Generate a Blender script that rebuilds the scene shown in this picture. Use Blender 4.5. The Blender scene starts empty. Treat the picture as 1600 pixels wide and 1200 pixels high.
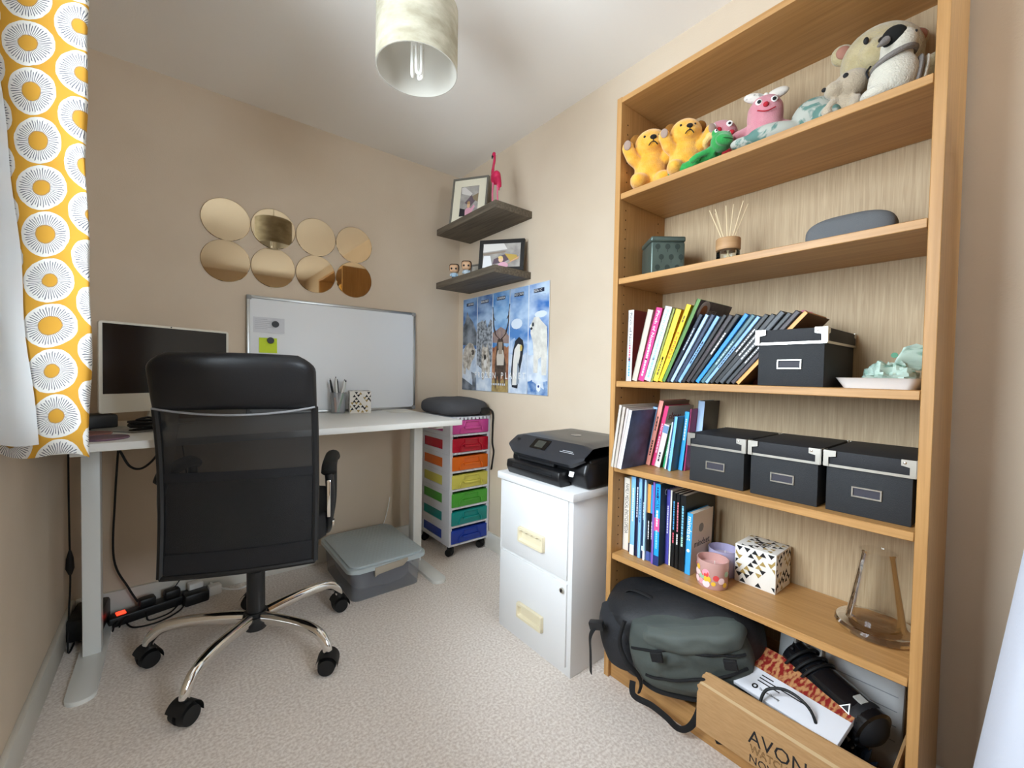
import bpy, bmesh, math, random
from mathutils import Vector as V, Matrix as M, noise as MN
random.seed(7)
S = bpy.context.scene
COL = S.collection
PI = math.pi
def R(d): return math.radians(d)

# ---------------------------------------------------------------- camera
FPX, YAW, PITCH, ROLL, EYE = 660.0, R(38.7), R(-1.5), R(1.015), 1.05
fw = V((math.sin(YAW)*math.cos(PITCH), math.cos(YAW)*math.cos(PITCH), math.sin(PITCH)))
r0 = V((math.cos(YAW), -math.sin(YAW), 0)); u0 = r0.cross(fw)
cr = r0*math.cos(ROLL)+u0*math.sin(ROLL); cu = u0*math.cos(ROLL)-r0*math.sin(ROLL)
cd = bpy.data.cameras.new('camera'); cam = bpy.data.objects.new('camera', cd); COL.objects.link(cam)
cd.sensor_width = 36; cd.lens = FPX/1600*36; cd.clip_start = .02
mw = M.Identity(4)
for i in range(3):
    mw[i][0] = cr[i]; mw[i][1] = cu[i]; mw[i][2] = -fw[i]
mw[2][3] = EYE
cam.matrix_world = mw
S.camera = cam

# ---------------------------------------------------------------- sky, exposure
SKY_STRENGTH = 28
w = bpy.data.worlds.new('overcast_sky'); S.world = w; w.use_nodes = True
wt = w.node_tree; tcw = wt.nodes.new('ShaderNodeTexCoord'); sxw = wt.nodes.new('ShaderNodeSeparateXYZ'); rpw = wt.nodes.new('ShaderNodeValToRGB')
mrw = wt.nodes.new('ShaderNodeMapRange'); mrw.inputs[1].default_value = -1; mrw.inputs[2].default_value = 1
for a_, c_ in ((tcw.outputs['Generated'], sxw.inputs[0]), (sxw.outputs[2], mrw.inputs[0]), (mrw.outputs[0], rpw.inputs[0]), (rpw.outputs[0], wt.nodes['Background'].inputs[0])): wt.links.new(a_, c_)
SKY = (.835, .89, 1)                   # overcast: zenith about twice as bright as the horizon, pale ground below
el = rpw.color_ramp.elements
el[0].position = 0; el[0].color = tuple(.42*c for c in SKY)+(1,)
el[1].position = 1; el[1].color = tuple(1.0*c for c in SKY)+(1,)
e_ = el.new(.49); e_.color = tuple(.42*c for c in SKY)+(1,)
e_ = el.new(.53); e_.color = tuple(.52*c for c in SKY)+(1,)
w.node_tree.nodes['Background'].inputs[1].default_value = SKY_STRENGTH
S.view_settings.view_transform = 'Standard'; S.view_settings.look = 'None'
S.view_settings.gamma = 1; S.view_settings.use_curve_mapping = False
S.view_settings.exposure = 0.66
try:
    S.cycles.max_bounces = 12; S.cycles.diffuse_bounces = 8; S.cycles.transparent_max_bounces = 16
    S.cycles.sample_clamp_indirect = 6
except Exception: pass
# room (metres): camera stands at x=0,y=0
XL, XR, YB, YR, ZC = -.33, 1.475, 2.42, -1.8, 2.32
WIN = (.40, 1.29, .90, 2.20)          # window opening in the left wall: y0,y1,z0,z1
ADDED_WIN = (.60, 1.36, .90, 2.10)         # unseen rear window, added to brighten the back wall: x0,x1,z0,z1
def portal(loc, rz, w, h):             # sampling guide for the sky seen through a window
    pl = bpy.data.lights.new('window_portal', 'AREA'); pl.shape = 'RECTANGLE'; pl.size = w; pl.size_y = h
    po = bpy.data.objects.new('window_portal', pl); COL.objects.link(po)
    po.location = loc; po.rotation_euler = (R(90), 0, rz)
    pl.cycles.is_portal = True
portal((XL-.125, (WIN[0]+WIN[1])/2, (WIN[2]+WIN[3])/2), R(-90), WIN[1]-WIN[0], WIN[3]-WIN[2])
portal(((ADDED_WIN[0]+ADDED_WIN[1])/2, YR-.125, (ADDED_WIN[2]+ADDED_WIN[3])/2), R(0), ADDED_WIN[1]-ADDED_WIN[0], ADDED_WIN[3]-ADDED_WIN[2])

# ---------------------------------------------------------------- materials
def lin(h):
    h = h.lstrip('#'); o = []
    for i in (0, 2, 4):
        c = int(h[i:i+2], 16)/255
        o.append(c/12.92 if c <= .04045 else ((c+.055)/1.055)**2.4)
    return tuple(o)+(1,)
_m = {}
def mat(name, c, rough=.5, metal=0, c2=None, vs=6, stretch=(1,1,1), bump=0, bs=80, trans=0, alpha=1, emit=0,
        coat=0, sheen=0, ior=1.45, lo=.35, hi=.65, detail=3, dist=0, spec=None):
    if name in _m: return _m[name]
    m = bpy.data.materials.new(name); m.use_nodes = True; nt = m.node_tree; b = nt.nodes['Principled BSDF']
    I = b.inputs
    I['Base Color'].default_value = lin(c); I['Roughness'].default_value = rough; I['Metallic'].default_value = metal
    I['IOR'].default_value = ior
    if trans: I['Transmission Weight'].default_value = trans
    if alpha < 1: I['Alpha'].default_value = alpha
    if coat: I['Coat Weight'].default_value = coat
    if sheen: I['Sheen Weight'].default_value = sheen; I['Sheen Roughness'].default_value = .5
    if spec is not None: I['Specular IOR Level'].default_value = spec
    if emit: I['Emission Color'].default_value = lin(c); I['Emission Strength'].default_value = emit
    if c2 or bump:
        tc = nt.nodes.new('ShaderNodeTexCoord'); mp = nt.nodes.new('ShaderNodeMapping')
        mp.inputs['Scale'].default_value = stretch
        nt.links.new(tc.outputs['Object'], mp.inputs['Vector'])
    if c2:
        n = nt.nodes.new('ShaderNodeTexNoise'); n.inputs['Scale'].default_value = vs; n.inputs['Detail'].default_value = detail
        n.inputs['Distortion'].default_value = dist
        nt.links.new(mp.outputs[0], n.inputs['Vector'])
        rp = nt.nodes.new('ShaderNodeValToRGB'); e = rp.color_ramp.elements
        e[0].position = lo; e[1].position = hi; e[0].color = lin(c); e[1].color = lin(c2)
        nt.links.new(n.outputs[0], rp.inputs[0]); nt.links.new(rp.outputs[0], I['Base Color'])
    if bump:
        n = nt.nodes.new('ShaderNodeTexNoise'); n.inputs['Scale'].default_value = bs; n.inputs['Detail'].default_value = 2
        nt.links.new(mp.outputs[0], n.inputs['Vector'])
        bp = nt.nodes.new('ShaderNodeBump'); bp.inputs['Strength'].default_value = bump; bp.inputs['Distance'].default_value = .004
        nt.links.new(n.outputs[0], bp.inputs['Height']); nt.links.new(bp.outputs[0], I['Normal'])
    _m[name] = m
    return m
class NX:
    """tiny expression helper over shader math nodes"""
    def __init__(s, nt): s.nt = nt
    def f(s, op, *a):
        n = s.nt.nodes.new('ShaderNodeMath'); n.operation = op
        for i, x in enumerate(a):
            if isinstance(x, (int, float)): n.inputs[i].default_value = x
            else: s.nt.links.new(x, n.inputs[i])
        return n.outputs[0]
    def mix(s, fac, a, b):
        n = s.nt.nodes.new('ShaderNodeMix'); n.data_type = 'RGBA'
        s.nt.links.new(fac, n.inputs[0])
        for k, x in ((6, a), (7, b)):
            if isinstance(x, tuple): n.inputs[k].default_value = x
            else: s.nt.links.new(x, n.inputs[k])
        return n.outputs[2]

def curtain_mat():
    m = bpy.data.materials.new('ochre_floral_cotton'); m.use_nodes = True; nt = m.node_tree; x = NX(nt); f = x.f
    uv = nt.nodes.new('ShaderNodeUVMap'); sp = nt.nodes.new('ShaderNodeSeparateXYZ'); nt.links.new(uv.outputs[0], sp.inputs[0])
    nz = nt.nodes.new('ShaderNodeTexNoise'); nz.inputs['Scale'].default_value = 60; nt.links.new(uv.outputs[0], nz.inputs['Vector'])
    SX, SY = .094, .0985
    un = f('DIVIDE', sp.outputs[0], SX); col = f('FLOOR', un); du = f('MULTIPLY', f('SUBTRACT', f('FRACT', un), .5), SX)
    half = f('MULTIPLY', f('ABSOLUTE', f('MODULO', col, 2)), .5)
    vn = f('ADD', f('DIVIDE', sp.outputs[1], SY), half); row = f('FLOOR', vn); dv = f('MULTIPLY', f('SUBTRACT', f('FRACT', vn), .5), SY)
    h = f('FRACT', f('MULTIPLY', f('SINE', f('ADD', f('MULTIPLY', col, 12.9), f('MULTIPLY', row, 78.2))), 437.5))
    h = f('ABSOLUTE', h)
    rr = f('SQRT', f('ADD', f('MULTIPLY', du, du), f('MULTIPLY', dv, dv)))
    rr = f('ADD', rr, f('MULTIPLY', f('SUBTRACT', nz.outputs[0], .5), .004))
    an = f('ARCTAN2', dv, du)
    white = f('LESS_THAN', rr, .0475)
    rc = f('ADD', .0125, f('MULTIPLY', h, .009))
    cen = f('LESS_THAN', rr, rc)
    st = f('SINE', f('ADD', f('MULTIPLY', an, 46), f('MULTIPLY', nz.outputs[0], 5)))
    wave = f('ADD', .0405, f('MULTIPLY', f('SINE', f('MULTIPLY', an, 23)), .003))
    line = f('MULTIPLY', f('GREATER_THAN', st, .45), f('MULTIPLY', f('LESS_THAN', rr, wave), f('GREATER_THAN', rr, f('SUBTRACT', rc, .002))))
    c = x.mix(white, lin('#C4902A'), lin('#DDDBD6'))
    c = x.mix(cen, c, lin('#BF8C28'))
    c = x.mix(line, c, lin('#5C5C66'))
    b = nt.nodes['Principled BSDF']; nt.links.new(c, b.inputs['Base Color']); b.inputs['Roughness'].default_value = .9
    tr = nt.nodes.new('ShaderNodeBsdfTranslucent'); nt.links.new(c, tr.inputs[0])
    mx = nt.nodes.new('ShaderNodeMixShader'); mx.inputs[0].default_value = .3
    nt.links.new(b.outputs[0], mx.inputs[1]); nt.links.new(tr.outputs[0], mx.inputs[2])
    nt.links.new(mx.outputs[0], nt.nodes['Material Output'].inputs[0])
    return m
def see_through(name, c, keep, rough=.8, c_t=(1,1,1,1)):
    """woven or frosted sheet: part surface, part clear"""
    if name in _m: return _m[name]
    m = bpy.data.materials.new(name); m.use_nodes = True; nt = m.node_tree; b = nt.nodes['Principled BSDF']
    b.inputs['Base Color'].default_value = lin(c); b.inputs['Roughness'].default_value = rough
    t = nt.nodes.new('ShaderNodeBsdfTransparent'); t.inputs[0].default_value = c_t
    mx = nt.nodes.new('ShaderNodeMixShader'); mx.inputs[0].default_value = keep
    nt.links.new(t.outputs[0], mx.inputs[1]); nt.links.new(b.outputs[0], mx.inputs[2])
    nt.links.new(mx.outputs[0], nt.nodes['Material Output'].inputs[0]); _m[name] = m
    return m
def pane_glass(name='clear_pane', tint=(.93,.96,.95,1), blend=.25):
    if name in _m: return _m[name]
    m = bpy.data.materials.new(name); m.use_nodes = True; nt = m.node_tree
    nt.nodes.remove(nt.nodes['Principled BSDF'])
    t = nt.nodes.new('ShaderNodeBsdfTransparent'); t.inputs[0].default_value = tint
    g = nt.nodes.new('ShaderNodeBsdfGlossy'); g.inputs['Roughness'].default_value = .03
    lw = nt.nodes.new('ShaderNodeLayerWeight'); lw.inputs[0].default_value = blend
    mx = nt.nodes.new('ShaderNodeMixShader'); nt.links.new(lw.outputs['Fresnel'], mx.inputs[0])
    nt.links.new(t.outputs[0], mx.inputs[1]); nt.links.new(g.outputs[0], mx.inputs[2])
    nt.links.new(mx.outputs[0], nt.nodes['Material Output'].inputs[0]); _m[name] = m
    return m

def oak(name, axis, a='#9A6A35', b='#C9995C'):
    st = {'x': (1.2, 34, 34), 'y': (34, 1.2, 34), 'z': (34, 34, 1.2)}[axis]
    return mat(name, a, .42, c2=b, vs=3, stretch=st, detail=6, lo=.3, hi=.7, dist=.6, bump=.05, bs=12)
OAKY = oak('oak_grain_along_shelf', 'y', '#A37744', '#BA8D57')
OAKZ = oak('oak_grain_upright', 'z', '#A37744', '#BA8D57')
OAKB = mat('pale_oak_back_board', '#A58D6D', .6, c2='#BFA988', vs=3.2, stretch=(40,34,1.1), detail=8, dist=2.2, lo=.28, hi=.72)
WALL = mat('beige_painted_wall', '#D2C2AD', .85, c2='#CDBCA6', vs=3, bump=.12, bs=220)
CEIL = mat('off_white_ceiling', '#F0ECE6', .9, bump=.08, bs=160)
CARP = mat('beige_cut_pile_carpet', '#CFC1B5', .95, c2='#EEE5DC', vs=120, detail=6, lo=.36, hi=.64, bump=.3, bs=140, sheen=.5)
TRIM = mat('white_gloss_trim', '#D9D6CD', .4)
WHITE = mat('white_melamine', '#E2E2DE', .35)
WMET = mat('white_powder_coated_steel', '#DEDFDB', .4)
BLK = mat('black_plastic', '#141415', .45)
BLKS = mat('black_satin_plastic', '#1B1C1E', .3)
RUB = mat('black_rubber', '#0E0E0F', .6)
CHROME = mat('polished_chrome', '#E6E4E0', .08, 1)
STEEL = mat('brushed_steel', '#C9C6BE', .3, 1)
PAPER = mat('white_paper', '#E6E4DC', .8)
PAGES = mat('book_page_edges', '#D8D0C0', .9, c2='#B9B09E', vs=40, stretch=(1,60,1))
INK = mat('black_print', '#17171A', .7)
WPR = mat('white_print', '#F0F0EE', .7)

# ---------------------------------------------------------------- mesh helpers
class B:
    def __init__(s): s.bm = bmesh.new(); s.m = 0; s.T = M.Identity(4)
    def _t(s):
        for f in s.bm.faces:
            if not f.tag: f.material_index = s.m; f.tag = True
        return s
    def box(s, lo, hi, bev=0, seg=2, T=None):
        lo = V(lo); hi = V(hi); T = s.T @ (T or M.Identity(4))
        vs = bmesh.ops.create_cube(s.bm, size=1)['verts']
        es = set()
        for v in vs:
            v.co = T @ V([lo[i]+(v.co[i]+.5)*(hi[i]-lo[i]) for i in range(3)])
            es.update(v.link_edges)
        if bev: bmesh.ops.bevel(s.bm, geom=list(es), offset=bev, segments=seg, profile=.5, affect='EDGES', clamp_overlap=True)
        return s._t()
    def sph(s, c, r, T=None, nu=20, nv=12):
        if isinstance(r, (int, float)): r = (r, r, r)
        T = s.T @ M.Translation(V(c)) @ (T or M.Identity(4)) @ M.Diagonal((r[0], r[1], r[2], 1))
        bmesh.ops.create_uvsphere(s.bm, u_segments=nu, v_segments=nv, radius=1, matrix=T)
        return s._t()
    def cyl(s, p0, p1, r0, r1=None, n=20, caps=True):
        p0 = V(p0); p1 = V(p1); d = p1-p0
        T = s.T @ M.Translation((p0+p1)/2) @ d.to_track_quat('Z', 'Y').to_matrix().to_4x4()
        bmesh.ops.create_cone(s.bm, cap_ends=caps, segments=n, radius1=r0, radius2=r0 if r1 is None else r1, depth=d.length, matrix=T)
        return s._t()
    def tube(s, pts, r, n=8, closed=False, flat=1, cap=True):
        pts = [V(p) for p in pts]; N = len(pts); rs = r if isinstance(r, (list, tuple)) else [r]*N
        rings = []; nrm = None
        for i, p in enumerate(pts):
            a = pts[i-1] if (i or closed) else p; b = pts[(i+1) % N] if (i < N-1 or closed) else p
            t = (b-a).normalized()
            if nrm is None:
                nrm = V((0,0,1)).cross(t)
                if nrm.length < .1: nrm = V((1,0,0)).cross(t)
                nrm.normalize()
            nrm = (nrm-t*nrm.dot(t)).normalized(); bn = t.cross(nrm)
            rings.append([s.bm.verts.new(s.T @ (p+(nrm*math.cos(2*PI*k/n)+bn*math.sin(2*PI*k/n)*flat)*rs[i])) for k in range(n)])
        for i in range(N if closed else N-1):
            a = rings[i]; b = rings[(i+1) % N]
            for k in range(n): s.bm.faces.new((a[k], a[(k+1) % n], b[(k+1) % n], b[k]))
        if cap and not closed:
            s.bm.faces.new(rings[0][::-1]); s.bm.faces.new(rings[-1])
        return s._t()
    def lathe(s, prof, c=(0,0,0), n=28, T=None):
        c = V(c); T = s.T @ (T or M.Identity(4)); rings = []
        for r, z in prof:
            if r < 1e-6: rings.append([s.bm.verts.new(T @ (c+V((0,0,z))))])
            else: rings.append([s.bm.verts.new(T @ (c+V((r*math.cos(2*PI*k/n), r*math.sin(2*PI*k/n), z)))) for k in range(n)])
        for a, b in zip(rings, rings[1:]):
            for k in range(n):
                k2 = (k+1) % n
                if len(a) == 1 and len(b) == 1: continue
                if len(a) == 1: s.bm.faces.new((a[0], b[k2], b[k]))
                elif len(b) == 1: s.bm.faces.new((a[k], a[k2], b[0]))
                else: s.bm.faces.new((a[k], a[k2], b[k2], b[k]))
        return s._t()
    def poly(s, pts):
        s.bm.faces.new([s.bm.verts.new(s.T @ V(p)) for p in pts]); return s._t()
    def prism(s, pts, z0, z1, T=None, bev=0, seg=2):
        """2-D outline (x,y) extruded z0..z1 then moved by T"""
        T = s.T @ (T or M.Identity(4)); n = len(pts)
        a = [s.bm.verts.new(T @ V((p[0], p[1], z0))) for p in pts]; b = [s.bm.verts.new(T @ V((p[0], p[1], z1))) for p in pts]
        s.bm.faces.new(a[::-1]); s.bm.faces.new(b)
        for i in range(n): s.bm.faces.new((a[i], a[(i+1) % n], b[(i+1) % n], b[i]))
        if bev:
            es = set()
            for v in a+b: es.update(v.link_edges)
            bmesh.ops.bevel(s.bm, geom=list(es), offset=bev, segments=seg, profile=.5, affect='EDGES', clamp_overlap=True)
        return s._t()
    def grid(s, fn, nu, nv, cu=False, uvf=None):
        uvl = s.bm.loops.layers.uv.verify() if uvf else None
        vs = [[s.bm.verts.new(s.T @ V(fn(i/nu, j/nv))) for i in range(nu if cu else nu+1)] for j in range(nv+1)]
        for j in range(nv):
            for i in range(nu):
                i2 = (i+1) % nu if cu else i+1
                fc = s.bm.faces.new((vs[j][i], vs[j][i2], vs[j+1][i2], vs[j+1][i]))
                if uvf:
                    for lp, (a, b) in zip(fc.loops, ((i,j),(i+1,j),(i+1,j+1),(i,j+1))): lp[uvl].uv = uvf(a/nu, b/nv)
        return s._t()
    def mesh(s, name, mats, sharp=40, smooth=True, fix=True):
        if fix: bmesh.ops.recalc_face_normals(s.bm, faces=s.bm.faces[:])
        me = bpy.data.meshes.new(name); s.bm.to_mesh(me); s.bm.free()
        for m in (mats if isinstance(mats, (list, tuple)) else [mats]): me.materials.append(m)
        if smooth:
            for p in me.polygons: p.use_smooth = True
            me.set_sharp_from_angle(angle=R(sharp))
        return me
    def build(s, name, mats, parent=None, at=(0,0,0), rz=0, fuse=0, sub=0, solid=0, **k):
        o = bpy.data.objects.new(name, s.mesh(name, mats, **k)); COL.objects.link(o)
        o.location = at; o.rotation_euler = (0, 0, rz)
        if parent: o.parent = parent
        if fuse:
            md = o.modifiers.new('fuse', 'REMESH'); md.mode = 'VOXEL'; md.voxel_size = fuse; md.use_smooth_shade = True
            md = o.modifiers.new('soften', 'SMOOTH'); md.factor = .5; md.iterations = 4
        if solid: md = o.modifiers.new('thickness', 'SOLIDIFY'); md.thickness = solid; md.offset = 0
        if sub: md = o.modifiers.new('smooth', 'SUBSURF'); md.levels = sub; md.render_levels = sub
        return o
def tag(o, label, cat, group=None):
    o['label'] = label; o['category'] = cat
    if group: o['group'] = group
    return o
def thing(name, label, cat, loc=(0,0,0), rz=0, group=None, rot=None):
    o = bpy.data.objects.new(name, None); COL.objects.link(o); o.empty_display_size = .05
    o.location = loc; o.rotation_euler = rot or (0, 0, rz)
    return tag(o, label, cat, group)
def struct(o): o['kind'] = 'structure'; return o
def share(o, parent, at=None, rot=None, name=None):
    c = o.copy(); COL.objects.link(c); c.parent = parent
    if name: c.name = name
    if at is not None: c.location = at
    if rot is not None: c.rotation_euler = rot
    return c
def frame(o, x, y):
    x = V(x).normalized(); y = V(y); y = (y-x*y.dot(x)).normalized(); z = x.cross(y); T = M.Identity(4)
    for i in range(3): T[i][0] = x[i]; T[i][1] = y[i]; T[i][2] = z[i]; T[i][3] = o[i]
    return T
def text(body, size, m, parent, T, name='lettering', align='CENTER', xs=1, fit=None, outline=0):
    c = bpy.data.curves.new('t', 'FONT'); c.body = body; c.size = size; c.align_x = align; c.align_y = 'CENTER'
    if outline: c.fill_mode = 'NONE'; c.bevel_depth = outline; c.bevel_resolution = 0
    else: c.extrude = .00015
    c.resolution_u = 2
    o = bpy.data.objects.new('t', c); me = bpy.data.meshes.new_from_object(o)
    bpy.data.objects.remove(o); bpy.data.curves.remove(c)
    if fit and me.vertices:
        xw = max(v.co.x for v in me.vertices)-min(v.co.x for v in me.vertices)
        if xw > 0: xs = fit/xw
    me.transform(T @ M.Diagonal((xs, 1, 1, 1))); me.name = name; me.materials.clear(); me.materials.append(m)
    o = bpy.data.objects.new(name, me); COL.objects.link(o); o.parent = parent
    return o
def curve(pts, n=8, closed=False):
    pts = [V(p) for p in pts]; N = len(pts); out = []
    for i in range(N if closed else N-1):
        g = lambda k: pts[k % N] if closed else pts[max(0, min(N-1, k))]
        p0, p1, p2, p3 = g(i-1), g(i), g(i+1), g(i+2)
        for k in range(n):
            t = k/n
            out.append(.5*((2*p1)+(p2-p0)*t+(2*p0-5*p1+4*p2-p3)*t*t+(3*p1-p0-3*p2+p3)*t**3))
    if not closed: out.append(pts[-1])
    return out
def rrect(w, h, r, n=5):
    o = []
    for cx, cy, a in ((w/2-r, h/2-r, 0), (-w/2+r, h/2-r, 90), (-w/2+r, -h/2+r, 180), (w/2-r, -h/2+r, 270)):
        for k in range(n+1):
            t = R(a+90*k/n); o.append((cx+r*math.cos(t), cy+r*math.sin(t)))
    return o
RX = lambda a: M.Rotation(R(a), 4, 'X')
RY = lambda a: M.Rotation(R(a), 4, 'Y')
RZ = lambda a: M.Rotation(R(a), 4, 'Z')
TR = lambda *p: M.Translation(V(p))
YZ = frame((0,0,0), (0,1,0), (0,0,1))      # outline x->world y, y->world z, extrusion->world x
XZ = frame((0,0,0), (1,0,0), (0,0,1))      # outline x->x, y->z, extrusion->-y

# ---------------------------------------------------------------- the room
WT = .12
struct(B().box((XL-WT, YR-.12, -.1), (XR+.1, YB+.1, 0)).build('floor', CARP))
struct(B().box((XL-WT, YR-.12, ZC), (XR+.1, YB+.1, ZC+.1)).build('ceiling', CEIL))
struct(B().box((XL-WT, YB, 0), (XR+.1, YB+.1, ZC)).build('wall_back', WALL))
struct(B().box((XR, YR, 0), (XR+.1, YB, ZC)).build('wall_right', WALL))
b = B(); x0, x1, z0, z1 = ADDED_WIN
b.box((XL-WT, YR-WT, 0), (XR+.1, YR, z0)); b.box((XL-WT, YR-WT, z1), (XR+.1, YR, ZC))
b.box((XL-WT, YR-WT, z0), (x0, YR, z1)); b.box((x1, YR-WT, z0), (XR+.1, YR, z1))
struct(b.build('wall_rear', WALL))
y0, y1, z0, z1 = WIN
b = B()
b.box((XL-WT, YR, 0), (XL, YB, z0)); b.box((XL-WT, YR, z1), (XL, YB, ZC))
b.box((XL-WT, YR, z0), (XL, y0, z1)); b.box((XL-WT, y1, z0), (XL, YB, z1))
struct(b.build('wall_left', WALL))
def skirt(name, lo, hi): struct(B().box(lo, hi, .006).build(name, TRIM))
skirt('baseboard_left', (XL-.002, YR, 0), (XL+.016, YB, .1))
skirt('baseboard_back', (XL+.016, YB-.016, 0), (XR-.016, YB+.002, .1))
skirt('baseboard_right', (XR-.016, YR, 0), (XR+.002, YB, .1))
skirt('baseboard_rear', (XL+.016, YR-.002, 0), (XR-.016, YR+.016, .1))
def window(name, label, loc, rz, w, h):     # local: x = into the room, y = across
    wn = struct(thing(name, label, 'window', loc, rz)); del wn['category']; hw, hh = w/2, h
    for a, c in (((-.03,-hw,0),(.03,hw,.05)), ((-.03,-hw,hh-.05),(.03,hw,hh)), ((-.03,-hw,.05),(.03,-hw+.05,hh-.05)), ((-.03,hw-.05,.05),(.03,hw,hh-.05)), ((-.025,-.03,.05),(.025,.03,hh-.05))):
        B().box(a, c, .004).build('window_frame', TRIM, wn)
    for s in (-1, 1):
        B().box((-.004, min(s*.03, s*(hw-.05)), .05), (.004, max(s*.03, s*(hw-.05)), hh-.05)).build('pane', pane_glass(), wn)
    B().box((.03, -hw, -.005), (.13, hw, .02), .006).build('window_sill', TRIM, wn)
window('window_1', 'white framed window in the left wall beside the ochre curtain', (XL-.075, (WIN[0]+WIN[1])/2, WIN[2]), 0, WIN[1]-WIN[0], WIN[3]-WIN[2])
window('added_rear_window', 'white framed window added unseen in the rear wall to brighten the back wall', ((ADDED_WIN[0]+ADDED_WIN[1])/2, YR-.075, ADDED_WIN[2]), R(90), ADDED_WIN[1]-ADDED_WIN[0], ADDED_WIN[3]-ADDED_WIN[2])
# ---------------------------------------------------------------- bookcase
BX0, BX1, BY0, BY1 = 1.175, 1.456, .129, .924
SH = (.088, .436, .739, 1.029, 1.376, 1.661)     # shelf tops, bottom to top
bc = thing('bookcase', 'tall oak veneer bookcase with six open shelves against the right wall', 'bookcase', (BX0, BY0, 0))
W_ = BY1-BY0; D_ = BX1-BX0
for y in (0, W_-.02): B().box((0, y, 0), (D_, y+.02, 1.982), .0012, 1).build('side_panel', OAKZ, bc)
B().box((0, .02, 1.962), (D_, W_-.02, 1.98), .001, 1).build('top_panel', OAKY, bc)
B().box((D_-.006, .02, .03), (D_, W_-.02, 1.97)).build('back_panel', OAKB, bc)
sm = B().box((0, 0, -.02), (D_-.012, W_-.042, 0), .0015, 1).build('shelf', OAKY, bc, (.003, .021, SH[0]))
for z in SH[1:]: share(sm, bc, (.003, .021, z))
B().box((.012, .021, 0), (.03, W_-.021, .067), .001, 1).build('plinth', OAKY, bc)
b = B()
for y in (W_-.0203,):
    for x in (.035, D_-.05):
        z = .14
        while z < 1.93:
            b.box((x-.002, y-.0004, z-.002), (x+.002, y+.0002, z+.002)); z += .032
ph = b.build('shelf_pin_holes', mat('dark_hole', '#2A1C10', .9), bc); ph['kind'] = 'stuff'

# ---------------------------------------------------------------- desk
DT = .82
dk = thing('standing_desk', 'long white standing desk with slim square legs along the back wall', 'desk', (.38, 2.08, 0))
def dkb(lo, hi, name, m, bev=.002, seg=2):
    return B().box(V(lo)-V((.38,2.08,0)), V(hi)-V((.38,2.08,0)), bev, seg).build(name, m, dk)
dkb((-.318, 1.732, DT-.025), (1.085, 2.408, DT), 'tabletop', WHITE)
for x0 in (-.256, 1.010):
    dkb((x0, 2.092, .012), (x0+.049, 2.15, DT-.06), 'leg', WMET, .003)
    dkb((x0+.004, 1.86, DT-.055), (x0+.045, 2.34, DT-.025), 'top_bracket', WMET, .002)
    foot = [(x, y) for x, y in rrect(.074, .56, .036, 6)]
    B().prism(foot, 0, .014, TR(x0+.0245-.38, 2.10-2.08, 0), .003).build('foot', WMET, dk)
dkb((-.207, 2.108, DT-.075), (1.010, 2.14, DT-.03), 'crossbar', WMET, .002)

# ---------------------------------------------------------------- office chair
LEA = mat('black_bonded_leather', '#17181B', .34, bump=.12, bs=260)
MESH = see_through('black_chair_mesh', '#0F1013', .90, .7)
MESHD = mat('black_woven_mesh', '#121317', .75, bump=.3, bs=500)
ch = thing('office_chair', 'black mesh back office chair with leather headrest and chrome star base', 'chair', (.237, 1.80, 0), R(-19))
def bx_(u, z):                      # curved back surface: u -1..1 across, z height
    t = (z-.39)/.70
    y = -.215-.05*t+.035*math.sin(PI*t)*1.2-.03*t*t
    return V((u*(.222-.004*abs(t-.4)), y-.018*(1-u*u)+.012, z))
b = B()
b.grid(lambda u, v: bx_(u*2-1, .39+.535*v), 24, 26); b.build('back_mesh', MESH, ch, sharp=180)
b = B()                               # folded pockets and hems of the mesh cover
for z0, z1 in ((.39, .465), (.69, .72)):
    b.grid(lambda u, v: bx_(u*2-1, z0+(z1-z0)*v)+V((0, -.004, 0)), 20, 4)
b.grid(lambda u, v: bx_(u*2-1, .465+(.225)*v)+V((0, .012, 0)), 20, 6)
b.build('mesh_hem', MESHD, ch, sharp=180)
b = B()
for s in (-1, 1):
    b.tube([bx_(s*.985, .395+.53*k/14) for k in range(15)], .011, 8)
b.tube([bx_(-.985+1.97*k/12, .395) for k in range(13)], .010, 8)
b.tube([bx_(-.9+1.8*k/12, .70)+V((0, .014, 0)) for k in range(13)], .012, 8)
b.build('back_frame', BLK, ch)
b = B()                               # padded headrest: lofted rounded slab
def head(u, v):
    a = 2*PI*u; z = .915+.175*v
    ww = .224-.05*max(0, (v-.72)/.28)**2.2; th = .034*math.sqrt(max(0, 1-abs(2*v-1)**3.5))+.004
    c, s_ = math.cos(a), math.sin(a)
    e = .5
    x = ww*math.copysign(abs(c)**.35, c); y = th*math.copysign(abs(s_)**.75, s_)
    p = bx_(max(-1, min(1, x/.222)), z); return V((x, p.y+y, z+(.006*(1-(x/.228)**2))))
b.grid(head, 56, 18, cu=True)
b.build('headrest', LEA, ch, sharp=180)
b = B(); b.tube([bx_(-1+2*k/20, .914-.022*(1-(-1+2*k/20)**2)+.012)+V((0, -.018, 0)) for k in range(21)], .0035, 6); b.build('piping', mat('grey_piping', '#8C8C8E', .4), ch)
b = B(); b.prism(rrect(.485, .46, .07), .445, .535, TR(.004, .045, 0), .03, 3); b.build('seat', MESHD, ch)
B().box((-.09, -.12, .385), (.09, .12, .447), .01).build('tilt_mechanism', BLK, ch)
b = B(); b.cyl((0,0,.12), (0,0,.30), .03); b.cyl((0,0,.30), (0,0,.39), .016); b.build('gas_column', BLKS, ch)
B().cyl((0,0,.335), (0,0,.362), .027, .027, 20).build('column_collar', CHROME, ch)
b = B(); b.cyl((0,0,.085), (0,0,.15), .036, .036, 24); b.cyl((0,0,.10), (0,0,.135), .05, .044, 24); b.build('hub', BLKS, ch)
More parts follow.
